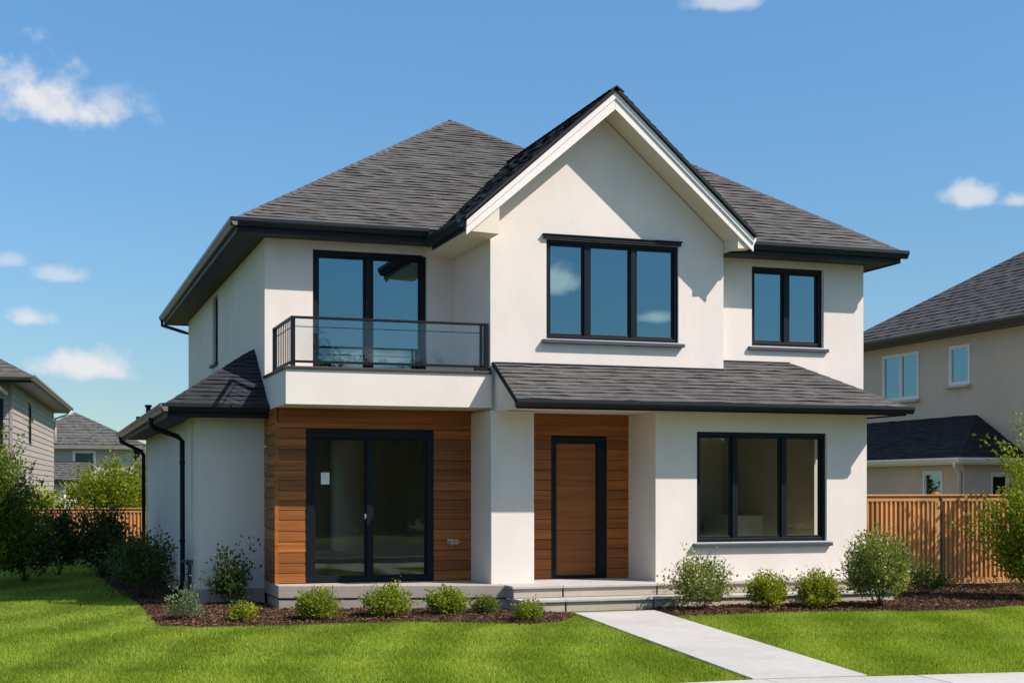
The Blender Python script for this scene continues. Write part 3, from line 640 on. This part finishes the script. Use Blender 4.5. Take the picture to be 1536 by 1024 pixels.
mb = MB(); mb.tube([(-.95, 11.2, 3.35), (-.95, 11.2, 3.68)], .055, 10); mb.tube([(-.95, 11.2, 3.66), (-.95, 11.2, 3.71)], .08, 10); mb.obj('vent_stack', M['gutter'], house); mb = MB(); mb.tube([(-1.2, 10.8, 3.2), (-1.2, 10.8, 3.42)], .05, 10); mb.obj('vent_stack', M['gutter'], house)

# -------- balcony
BY = -1.97
mb = MB(); mb.box(0.0, 3.095, BY, BY + .16, 3.0, 3.50); mb.box(0.0, .16, BY + .16, -.001, 3.0, 3.50); mb.box(.16, 3.095, BY + .16, -.002, 3.0, 3.40)
bal = mb.obj('balcony', M['stucco'], house)
mb = MB(); mb.box(-.03, 3.094, BY - .03, BY + .19, 3.502, 3.545); mb.box(-.03, .19, BY + .19, -.002, 3.502, 3.545); mb.obj('coping', M['brown'], bal, bevel=.006)
mb = MB(); yb = BY + .06; xb = .11; zr0, zr1 = 3.60, 4.27
mb.box(xb - .03, 3.06, yb - .025, yb + .025, zr1 - .035, zr1); mb.box(xb - .025, xb + .025, yb + .025, -.28, zr1 - .035, zr1)
mb.box(xb + .03, 3.02, yb - .018, yb + .018, zr0, zr0 + .035); mb.box(xb - .018, xb + .018, yb + .03, -.31, zr0, zr0 + .035)
for x, y in ((xb, yb), (3.03, yb), (xb, -.30)): mb.box(x - .032, x + .032, y - .032, y + .032, 3.546, zr1 - .001)
mb.box(2.93, 2.97, yb - .018, yb + .018, 3.546, zr1 - .036)
mb.box(xb + .035, 2.93, yb - .006, yb + .006, 4.115, 4.127); mb.box(xb - .006, xb + .006, yb + .035, -.335, 4.11, 4.122)
mb.box(2.85, 3.094, yb - .03, yb + .05, 3.546, 3.60)
mb.obj('balcony_railing', M['frame'], bal, bevel=.003)
for i in range(9):
    mb = MB(); y = yb + .16 + i * .158; mb.box(xb - .007, xb + .007, y - .007, y + .007, zr0 + .035, zr1 - .036); mb.obj('baluster', M['frame'], bal)
mb = MB(); mb.box(xb + .04, 2.92, yb - .004, yb + .004, zr0 + .04, zr1 - .04); mb.obj('glass_panel', M['glass_rail'], bal)

# -------- plinths and steps
mb = MB(); mb.slab([(-.01, -1.36), (3.3, -2.36), (3.3, -.9), (-.01, -.02)], .17, .355, .5); o = mb.obj('terrace_step', M['concrete'], house, bevel=.008)
mb = MB(); mb.slab([(.0, -1.345), (3.3, -2.35), (3.3, -.9), (.03, -.06)], -.1, .145, .4); mb.slab([(.06, -1.2), (3.3, -2.2), (3.3, -.9), (.06, -.08)], .14, .172, .2); mb.obj('terrace_step', M['concrete'], house, bevel=.006)
for (ya, yb, za, zb, segs) in ((-2.66, EY, .185, .36, ((3.2, 3.98, .35), (3.986, 5.5, .6), (5.506, 7.4, .45), (7.406, 9.46, .55))), (-2.98, -2.3, -.1, .18, ((3.22, 3.9, .5), (3.906, 5.3, .4), (5.306, 7.2, .6), (7.206, 9.48, .5)))):
    mb = MB()
    for a, b, t in segs: mb.box(a + .02, b, ya + .025, yb, za, zb - .042, t)
    st = mb.obj('entrance_step', M['concrete'], house, bevel=.005)
    mb = MB()
    for a, b, t in segs: mb.box(a - (.01 if a < 3.3 else 0), b, ya - .012, yb, zb - .042, zb, t)
    mb.obj('tread', M['path'], st, bevel=.007)
mb = MB(); mb.box(-1.05, -.004, -.05, 0.3, -.1, .24); mb.box(-1.05, -1.002, .3, 11.2, -.1, .24); mb.obj('plinth', M['concrete'], house, bevel=.008)

# ================================================================ FENCES
def fence(label, a, b, h, posts, cap_over=.02, bottom=.06, slat=.098):
    """vertical board-and-batten timber fence from a to b in plan"""
    a = Vector((*a, 0)); b = Vector((*b, 0)); d = (b - a); L = d.length; d.normalize(); n = Vector((d.y, -d.x, 0))
    Mx = Matrix(((d.x, -n.x, 0, a.x), (d.y, -n.y, 0, a.y), (0, 0, 1, 0), (0, 0, 0, 1)))      # local x along, local -y outward (towards the viewer)
    t = empty('fence', a, label, 'fence')
    mb = MB(); x = 0
    while x < L - .01:
        w = min(slat, L - x) - .006; tn = rnd.uniform(.1, .9)
        mb.box(x, x + w, -.012, .012, bottom + rnd.uniform(0, .012), h - .12, tn)
        mb.box(x + w - .014, x + w + .018, -.042, -.013, bottom, h - .13, min(1, tn + .15))
        x += slat
    mb.obj('boards', M['fence'], t, M=Mx)
    mb = MB(); mb.box(0, L, -.045, .03, h - .125, h - .03, .55); mb.box(0, L, -.075, .07, h - .028, h, .65); mb.box(0, L, -.033, .02, bottom - .04, bottom + .07, .5); mb.obj('rail', M['fence'], t, M=Mx, bevel=.004)
    for p in posts:
        mb = MB(); mb.box(p - .06, p + .06, -.062, .06, 0, h - .126, .6); mb.box(p - .05, p + .05, -.05, .05, h + .001, h + .05, .6); mb.obj('post', M['fence'], t, M=Mx, bevel=.006)
        mb = MB(); mb.box(p + .061, p + .095, -.072, .012, .08, h - .03); mb.obj('gap_shade_strip', M['innerdark'], t, M=Mx)  # dark strip painted in for the shade of a gap beside the post
    return t
fence('tall orange-brown board fence between the cream house and the taupe neighbour house', (9.8, 0), (17.2, 0), 1.68, [2.55, 6.0])
fence('orange-brown board fence behind the dark shrubs at the left side passage', (-9.0, 17.6), (.9, 17.0), 1.27, [1.8, 4.3, 6.75, 9.2])

# ================================================================ NEIGHBOUR HOUSES
def nb_shell(parent, name, x0, x1, y0, y1, z0, z1, m, T=None, holes=(), lholes=()):
    mb = MB(); mb.wall(x0, x1, z0, z1, y0, y0 + .2, holes); mb.wall(x0, x1, z0, z1, y1 - .2, y1); mb.wall(y0 + .2, y1 - .2, z0, z1, x0, x0 + .2, lholes, axis='y'); mb.wall(y0 + .2, y1 - .2, z0, z1, x1 - .2, x1, axis='y')
    return mb.obj(name, M[m], parent, M=T)
SW = Matrix(((0, 1, 0, 0), (1, 0, 0, 0), (0, 0, 1, 0), (0, 0, 0, 1)))
# right: taupe stucco
nr = empty('house', (20.6, 8, 0), 'taupe stucco neighbour house with white framed windows at the right edge', 'house', 'neighbour houses')
wl = [(12.36, 14.17, 4.36, 5.74), (10.02, 10.93, 4.62, 5.72)]
nb_shell(nr, 'wall', 20.6, 31, 1.0, 15.6, 0, 6.0, 'nbwall', lholes=wl)
mb = MB(); mb.box(22.5, 22.6, 1.3, 15.3, 0, 5.9); mb.obj('interior_wall', M['innerdark'], nr)
for (a, b, c, d), mu in zip(wl, ((13.25,), ())):
    window('window', a, b, c, d, 20.56, mu, 'glass_far', fm='whiteframe', parent=nr, M4=SW, w=.075, mw=.09, sash=.03, sill='nbwall')
hr = hip_roof('roof', 20.0, 31.6, .4, 16.2, 6.12, .64, fh=.17, parent=nr, skip=('right', 'back'), fas='brown', soff='brown', course=.24)
mb = MB(); gutter(mb, (19.998, 16.3, 6.115), (19.998, .3, 6.115), (-1, 0, 0), .14, .13); mb.obj('gutter', M['brown'], hr)
# bump-out
bx, by0, by1 = 18.9, 8.0, 14.6
lh = [(8.9, 9.75, .9, 2.25)]
nb_shell(nr, 'bay_wall', bx, 20.59, by0, by1, 0, 2.42, 'nbwall', holes=[(19.7, 20.3, .9, 2.2)], lholes=lh)
window('window', 8.9, 9.75, .9, 2.25, bx - .02, (), 'glass_far', fm='whiteframe', parent=nr, M4=SW, w=.075, sash=.03)
window('window', 19.7, 20.3, .9, 2.2, by0 + .02, (), 'glass_far', fm='whiteframe', parent=nr, w=.075, sash=.03)
ex, ey, ze = bx - .45, by0 - .4, 2.56; run = 20.6 - ex; tz = ze + run * .56
mb = MB(); shingle(mb, [(ex, by1 + .4, ze), (ex, ey, ze), (20.6, ey + run, tz), (20.6, by1 + .4, tz)], rnd); shingle(mb, [(ex, ey, ze), (20.6, ey, ze), (20.6, ey + run, tz)], rnd); ridge_caps(mb, (ex, ey, ze), (20.6, ey + run, tz), rnd)
mb.face([(ex, ey, ze - .012), (ex, by1 + .4, ze - .012), (20.6, by1 + .4, ze - .012), (20.6, ey, ze - .012)])
br = mb.obj('bay_roof', M['roofdark'], nr)
mb = MB(); mb.box(ex, 20.59, ey, by1 + .4, 2.40, 2.545); mb.obj('fascia', M['soffit'], br)
mb = MB(); gutter(mb, (ex - .002, by1 + .4, ze - .005), (ex - .002, ey - .1, ze - .005), (-1, 0, 0)); gutter(mb, (ex - .1, ey - .002, ze - .005), (20.6, ey - .002, ze - .005), (0, -1, 0)); mb.obj('gutter', M['trim'], br)
mb = MB(); mb.tube([(ex - .05, ey + .1, 2.5), (ex - .05, ey + .12, 2.36), (bx - .06, by0 + .12, 2.18), (bx - .06, by0 + .12, .1)], .05, 8); mb.obj('downspout', M['trim'], nr)

# left: pale siding house, turned a little
nl = empty('house', (-4.07, 20.84, 0), 'pale grey lap siding neighbour house at the left edge of the photo', 'house', 'neighbour houses')
ang = math.atan2(.085, .996)
TL = Matrix.Translation((-4.07, 20.84, 0)) @ Matrix.Rotation(-ang, 4, 'Z')      # local x to the right, y to the back; wall corner at 0,0
def lap(mb, x, y0, y1, z0, z1, holes=(), axis='y', st=.19):
    z = z0
    while z < z1 - .01:
        h = min(st, z1 - z); segs = [(y0, y1)]
        for a, b, c, d in holes:
            if z < d - .03 and z + h > c + .03: segs = [s for p, q in segs for s in ((p, min(q, a)), (max(p, b), q)) if s[1] - s[0] > .01]
        for p, q in segs:
            t = rnd.uniform(.3, .7)
            if axis == 'y': mb.hexa([(x - .05, p, z), (x + .028, p, z), (x + .028, q, z), (x - .05, q, z), (x - .05, p, z + h), (x + .008, p, z + h), (x + .008, q, z + h), (x - .05, q, z + h)], t)
            else: mb.hexa([(p, x - .028, z), (q, x - .028, z), (q, x + .05, z), (p, x + .05, z), (p, x - .008, z + h), (q, x - .008, z + h), (q, x + .05, z + h), (p, x + .05, z + h)], t)
        z += h
mb = MB(); hw = [(5.0, 5.7, 3.25, 4.55)]; fw = [(-3.4, -.22, 2.0, 4.35)]
lap(mb, 0, 0, 15.5, 0, 4.86, hw); lap(mb, 0, -9, -.06, 0, 4.86, fw, axis='x'); mb.box(-9, -8.9, .05, 15.5, 0, 4.86); mb.box(-8.9, -.06, 15.4, 15.5, 0, 4.86)
mb.obj('wall', M['siding'], nl, M=TL)
mb = MB(); mb.box(-.05, .032, -.033, .05, 0, 4.86); mb.obj('corner_board', M['siding'], nl, M=TL)
mb = MB(); mb.box(-8.8, -.2, 3, 3.1, .1, 4.8); mb.box(-.9, -.8, 3.11, 12, .1, 4.8); mb.obj('interior_wall', M['innerwall'], nl, M=TL)
window('window', *fw[0], -.05, (-2.3, -1.2), 'glass_far', parent=nl, M4=TL, w=.11, sill='siding')
window('window', *hw[0], -.04, (), 'glass_up', parent=nl, M4=TL @ Matrix(((0, -1, 0, 0), (1, 0, 0, 0), (0, 0, 1, 0), (0, 0, 0, 1))), w=.07)
rl = hip_roof('roof', -9.6, .6, -.6, 16.1, 5.0, .55, fh=.2, parent=nl, M4=TL, skip=('left', 'back'), soff='brown', course=.25)
mb = MB(); gutter(mb, (-9.6, -.602, 4.995), (.7, -.602, 4.995), (0, -1, 0), .12, .12); gutter(mb, (.602, -.7, 4.995), (.602, 16.1, 4.995), (1, 0, 0), .12, .12); mb.obj('gutter', M['palegutter'], rl, M=TL)
mb = MB(); mb.tube([(-.35, -.66, 4.9), (-.35, -.62, 4.72), (-.12, -.12, 4.5)], .06, 8); mb.obj('downspout', M['trim'], nl, M=TL); mb = MB(); mb.tube([(.66, 15.6, 4.9), (.5, 15.6, 4.7), (.08, 15.4, 4.55), (.08, 15.4, 3.6)], .05, 8); mb.obj('downspout', M['trim'], nl, M=TL)

# far: small house between
nf = empty('house', (0, 66, 0), 'distant grey roofed house seen through the gap between the houses on the left', 'house', 'neighbour houses')
nb_shell(nf, 'wall', -4.6, 2.2, 66, 74, 0, 4.35, 'farwall', holes=[(-1.35, .0, 2.62, 4.1)])
window('window', -1.35, .0, 2.62, 4.1, 65.96, (), 'glass_up', fm='whiteframe', parent=nf, w=.14, sash=.03, mw=.1)
hip_roof('roof', -5.1, 2.9, 65.3, 74.7, 4.42, .52, fh=.25, parent=nf, skip=('back', 'right'), course=.4, thick=.03, fas='palegutter')
nb_shell(nf, 'porch_wall', -4.6, -.8, 63.2, 65.9, 0, 2.25, 'farwall', holes=[(-1.9, -1.1, 1.0, 2.0)])
window('window', -1.9, -1.1, 1.0, 2.0, 63.16, (), 'glass_far', fm='whiteframe', parent=nf, w=.12, sash=.03)
mb = MB(); shingle(mb, [(-5.1, 62.8, 2.3), (-.3, 62.8, 2.3), (-.3, 65.9, 3.4), (-5.1, 65.9, 3.4)], rnd, .4, .03); mb.face([(-5.1, 62.8, 2.29), (-5.1, 65.9, 2.29), (-.3, 65.9, 2.29), (-.3, 62.8, 2.29)]); mb.face([(-.3, 62.8, 2.29), (-.3, 65.9, 2.29), (-.3, 65.9, 3.4)]); pf = mb.obj('porch_roof', M['roof'], nf)
mb = MB(); mb.box(-5.1, -.3, 62.75, 62.79, 2.1, 2.3); mb.obj('fascia', M['dark'], pf)
nb_shell(nf, 'side_wall', 2.2, 9, 67.5, 74, 0, 3.5, 'farwall')
hip_roof('side_roof', 1.0, 10, 66.9, 74.5, 3.5, .5, fh=.22, parent=nf, skip=('back', 'right'), course=.4, thick=.03, fas='palegutter')

# ================================================================ PLANTS
def plant(name, label, cat, loc, w, h, twigs, per, leaf, m, seed, core=.12, lift=0.0, start=.4, lumps=.16, stems=10, group=None, droop=0, aspect=.55, squash=1.0, base=.0, trunk=None, d=None, spike=0):
    rg = np.random.default_rng(seed); d = d or w
    t = empty(name, loc, label, cat, group)
    z = rg.uniform(-.55, 1, twigs); a = rg.uniform(0, 2 * math.pi, twigs); r = np.sqrt(1 - z * z)
    D = np.stack([r * np.cos(a), r * np.sin(a), z], 1)
    ph = rg.uniform(0, 6.28, 6)
    lump = 1 + lumps * (np.sin(3 * a + ph[0]) * np.sin(4 * z + ph[1]) + .7 * np.sin(5 * a + ph[2] + 3 * z) + .5 * np.sin(9 * a - 6 * z + ph[3]))
    rad = (.62 + .38 * rg.random(twigs) ** .6) * lump * (1 + spike * (rg.random(twigs) < .25) * rg.random(twigs))
    ctr = np.array([0, 0, base + (h - base) * .5]); half = np.array([w / 2, d / 2, (h - base) * .5])
    E = ctr + D * half * rad[:, None]; E[:, 2] = np.maximum(E[:, 2], .03 + rg.random(twigs) * .05)
    S = np.stack([E[:, 0] * core, E[:, 1] * core, np.full(twigs, base * .9) + (E[:, 2] - base) * .35 * (E[:, 2] > base)], 1)
    n = twigs * per
    k = np.repeat(np.arange(twigs), per); tt = start + (1.03 - start) * rg.random(n) ** .75
    P = S[k] + (E[k] - S[k]) * tt[:, None]
    axis = E[k] - S[k]; axis /= np.linalg.norm(axis, axis=1)[:, None] + 1e-9
    jit = rg.normal(0, 1, (n, 3)); P = P + jit * leaf * .75
    P[:, 2] = np.maximum(P[:, 2], .015)
    dr = axis * .8 + rg.normal(0, .65, (n, 3)) + np.array([0, 0, .25 - droop]); dr /= np.linalg.norm(dr, axis=1)[:, None]
    up = rg.normal(0, .6, (n, 3)) + np.array([0, 0, .9]) + D[k] * .5
    sd = np.cross(dr, up); sd /= np.linalg.norm(sd, axis=1)[:, None] + 1e-9; nn = np.cross(sd, dr)
    l = leaf * rg.uniform(.65, 1.3, n); wd = l * aspect * rg.uniform(.8, 1.2, n) / 2
    V = np.stack([P, P + dr * (l * .5)[:, None] - sd * wd[:, None] + nn * (wd * .45)[:, None], P + dr * l[:, None], P + dr * (l * .5)[:, None] + sd * wd[:, None] + nn * (wd * .45)[:, None]], 1).reshape(-1, 3)
    I = np.arange(n) * 4
    F = np.concatenate([np.stack([I, I + 2, I + 1], 1), np.stack([I, I + 3, I + 2], 1)])
    tn = .42 + rg.normal(0, .2, n) + .10 * np.repeat(rg.normal(0, 1, twigs), per); tn = np.concatenate([tn, tn])
    np_mesh('foliage', V, F, m, tn, t)
    mb = MB()
    if trunk:
        mb.tube([(0, 0, -.05), (.02 * h, .01 * h, base * .5), (0, 0, base + .25 * (h - base)), (.01 * h, 0, base + .7 * (h - base))], [trunk, trunk * .8, trunk * .55, trunk * .15], 8)
    for i in rg.permutation(twigs)[:stems]:
        s0 = Vector((0, 0, max(-.03, base - .1))) if trunk else Vector((rg.normal(0, .03), rg.normal(0, .03), -.04)); e = Vector(E[i]); mid = Vector(S[i]) * .6 + s0 * .15 + e * .25
        rr = max(.004, h * .006) if not trunk else trunk * .4
        mb.tube([s0, mid, e], [rr, rr * .7, rr * .25], 5)
    mb.obj('stem', M['bark'], None).parent = t
    return t
GB = 'low shrubs in the front planting beds'
bl = lambda x, y, poly: float(bed_h(poly, np.array([x]), np.array([y]))[0]) - .02
def bed_plant(name, label, x, y, *a, poly=BED_L, **k): return plant(name, label, 'shrub', (x, y, bl(x, y, poly)), *a, group=GB, **k)
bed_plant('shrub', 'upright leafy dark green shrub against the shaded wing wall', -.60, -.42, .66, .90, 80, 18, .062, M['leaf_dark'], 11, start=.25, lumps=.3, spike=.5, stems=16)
bed_plant('shrub', 'small grey-green feathery shrub at the bed corner by the lawn', -1.50, -2.75, .52, .42, 70, 16, .05, M['leaf_grey'], 12, spike=.5, aspect=.35, start=.3)
bed_plant('shrub', 'tiny bright green shrub beside the grey-green feathery one', -.79, -3.3, .38, .27, 110, 14, .034, M['leaf_bright'], 13)
bed_plant('shrub', 'round bright green shrub in front of the terrace corner, first from left along the step', .19, -3.35, .56, .43, 210, 16, .04, M['leaf_box'], 14, lumps=.1, spike=.3)
bed_plant('shrub', 'wide round green shrub below the sliding door in the middle of its row', 1.2, -3.2, .66, .43, 230, 16, .04, M['leaf_box'], 15, lumps=.14, spike=.3)
bed_plant('shrub', 'round green shrub in front of the terrace, left of the small dark one', 2.05, -3.15, .58, .38, 210, 16, .04, M['leaf_box'], 16, lumps=.13, spike=.3)
bed_plant('shrub', 'small dull green shrub in shade before the stucco pillar', 2.62, -3.2, .38, .28, 110, 14, .036, M['leaf_mid'], 17)
bed_plant('shrub', 'small loose green shrub at the left end of the entrance steps', 2.86, -4.33, .38, .30, 100, 14, .038, M['leaf_box'], 18, spike=.2)
bed_plant('shrub', 'airy loose shrub with silvery leaves beside the front path', 5.83, -3.5, .95, .84, 230, 20, .046, M['leaf_silvery'], 21, poly=BED_R, spike=.3, lumps=.22, start=.25, stems=18)
bed_plant('shrub', 'compact green shrub below the left pane of the large ground floor window', 6.83, -3.65, .60, .56, 250, 18, .042, M['leaf_bright'], 22, poly=BED_R, spike=.3, lumps=.2)
bed_plant('shrub', 'compact green shrub below the right pane of the large ground floor window', 7.57, -3.85, .64, .57, 260, 18, .042, M['leaf_bright'], 23, poly=BED_R, spike=.3, lumps=.2)
bed_plant('shrub', 'tallest dense silvery-leaved bush at the right corner of the cream house', 8.55, -3.9, 1.0, 1.14, 420, 22, .05, M['leaf_silvery'], 24, poly=BED_R, lumps=.16, spike=.15, stems=18)
bed_plant('shrub', 'low dark sprawling plant at the foot of the right fence', 10.55, -2.2, .8, .48, 90, 14, .05, M['leaf_dark'], 25, poly=BED_R, spike=.6, lumps=.3)
bed_plant('shrub', 'thin upright weedy plant by the fence post', 11.35, -1.1, .5, .6, 40, 12, .05, M['leaf_mid'], 26, poly=BED_R, spike=.6, lumps=.3, start=.25)
# larger bushes and trees
GT = 'bushes and trees beside the houses'
plant('bush', 'large leafy bush cut by the right edge of the photo, in front of the fence', 'bush', (11.75, -3.5, .03), 1.6, 2.0, 480, 24, .07, M['leaf_tree'], 31, group=GT, spike=.35, lumps=.25, start=.3, stems=20)
plant('tree', 'young tree with bright leaves behind the right edge bush', 'tree', (13.75, -1.6, 0), 1.9, 3.3, 200, 20, .085, M['leaf_tree'], 32, group=GT, spike=.4, lumps=.25, base=1.0, trunk=.05)
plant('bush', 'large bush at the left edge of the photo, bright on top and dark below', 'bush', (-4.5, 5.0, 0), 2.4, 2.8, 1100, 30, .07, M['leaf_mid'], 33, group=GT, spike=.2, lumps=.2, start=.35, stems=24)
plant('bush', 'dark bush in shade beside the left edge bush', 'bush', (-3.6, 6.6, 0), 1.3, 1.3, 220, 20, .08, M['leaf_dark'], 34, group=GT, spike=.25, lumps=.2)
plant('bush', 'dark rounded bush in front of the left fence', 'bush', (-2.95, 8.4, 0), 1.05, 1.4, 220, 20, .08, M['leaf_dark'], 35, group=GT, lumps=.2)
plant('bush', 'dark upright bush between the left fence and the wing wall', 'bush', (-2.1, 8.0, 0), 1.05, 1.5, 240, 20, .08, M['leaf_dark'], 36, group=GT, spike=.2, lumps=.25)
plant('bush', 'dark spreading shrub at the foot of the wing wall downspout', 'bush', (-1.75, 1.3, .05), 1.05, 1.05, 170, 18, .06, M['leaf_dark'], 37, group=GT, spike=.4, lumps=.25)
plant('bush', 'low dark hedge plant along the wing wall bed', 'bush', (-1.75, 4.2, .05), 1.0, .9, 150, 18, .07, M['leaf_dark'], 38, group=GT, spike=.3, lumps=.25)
plant('tree', 'sunlit light green tree behind the left fence', 'tree', (-1.1, 21.5, 0), 2.9, 2.6, 480, 26, .10, M['leaf_tree'], 39, group=GT, spike=.3, lumps=.25, base=.5, trunk=.07)
plant('tree', 'small pale green tree beside the wall of the siding house', 'tree', (-3.35, 20.0, 0), 1.3, 1.9, 130, 20, .10, M['leaf_bright'], 40, group=GT, spike=.3, lumps=.25, base=.5, trunk=.05)

# tree belt across the road, behind the viewer: it shows in the window glass
def tree_belt():
    rg = np.random.default_rng(99); V = []; T = []
    for i in range(30):
        cx = -30 + i * 2.6 + rg.normal(0, .5); cy = -38 + rg.normal(0, 1.2); hh = rg.uniform(4.0, 5.4); ww = rg.uniform(4.2, 5.6); n = 6000 if i < 26 else 16000
        if i >= 26: cx, hh, ww = ((8.0, 7.6, 3.6), (10.8, 6.9, 4.0), (17.4, 7.5, 4.5), (29, 7.2, 5))[i - 26]
        D = rg.normal(0, 1, (n, 3)); D /= np.linalg.norm(D, axis=1)[:, None]; rr = (.45 + .55 * rg.random(n) ** .6) * (1 + .25 * np.sin(4 * D[:, 0] + i) * np.sin(5 * D[:, 2]) + .15 * np.sin(9 * D[:, 1] + 7 * D[:, 2]))
        P = np.array([cx, cy, hh * .5]) + D * rr[:, None] * np.array([ww / 2, ww / 2, hh * .52])
        a = rg.normal(0, 1, (n, 3)) * (.13 if i < 26 else .075); b = rg.normal(0, 1, (n, 3)) * (.13 if i < 26 else .075)
        V.append(np.stack([P - a, P + b, P + a], 1)); T.append(rg.uniform(0, 1, n))
    V = np.concatenate(V).reshape(-1, 3); o = np_mesh('tree_belt', V, np.arange(len(V)).reshape(-1, 3), M['leaf_dark'], np.concatenate(T))
    tag(o, 'far belt of dark trees across the road', 'trees', kind='stuff')
tree_belt()
def far_wood():
    rg = np.random.default_rng(77); V = []; T = []
    for i in range(60):
        cx = -110 + i * 4.6 + rg.normal(0, 1.2); cy = 112 + rg.normal(0, 4); hh = rg.uniform(3.5, 5.6); ww = rg.uniform(5, 8); n = 900
        D = rg.normal(0, 1, (n, 3)); D /= np.linalg.norm(D, axis=1)[:, None]; rr = (.5 + .5 * rg.random(n) ** .6) * (1 + .25 * np.sin(4 * D[:, 0] + i) * np.sin(5 * D[:, 2]))
        P = np.array([cx, cy, hh * .5]) + D * rr[:, None] * np.array([ww / 2, ww / 2, hh * .52])
        a = rg.normal(0, 1, (n, 3)) * .3; b = rg.normal(0, 1, (n, 3)) * .3
        V.append(np.stack([P - a, P + b, P + a], 1)); T.append(rg.uniform(0, 1, n))
    V = np.concatenate(V).reshape(-1, 3); o = np_mesh('far_trees', V, np.arange(len(V)).reshape(-1, 3), M['leaf_dark'], np.concatenate(T))
    tag(o, 'far line of trees on the horizon behind the houses', 'trees', kind='stuff')
far_wood()
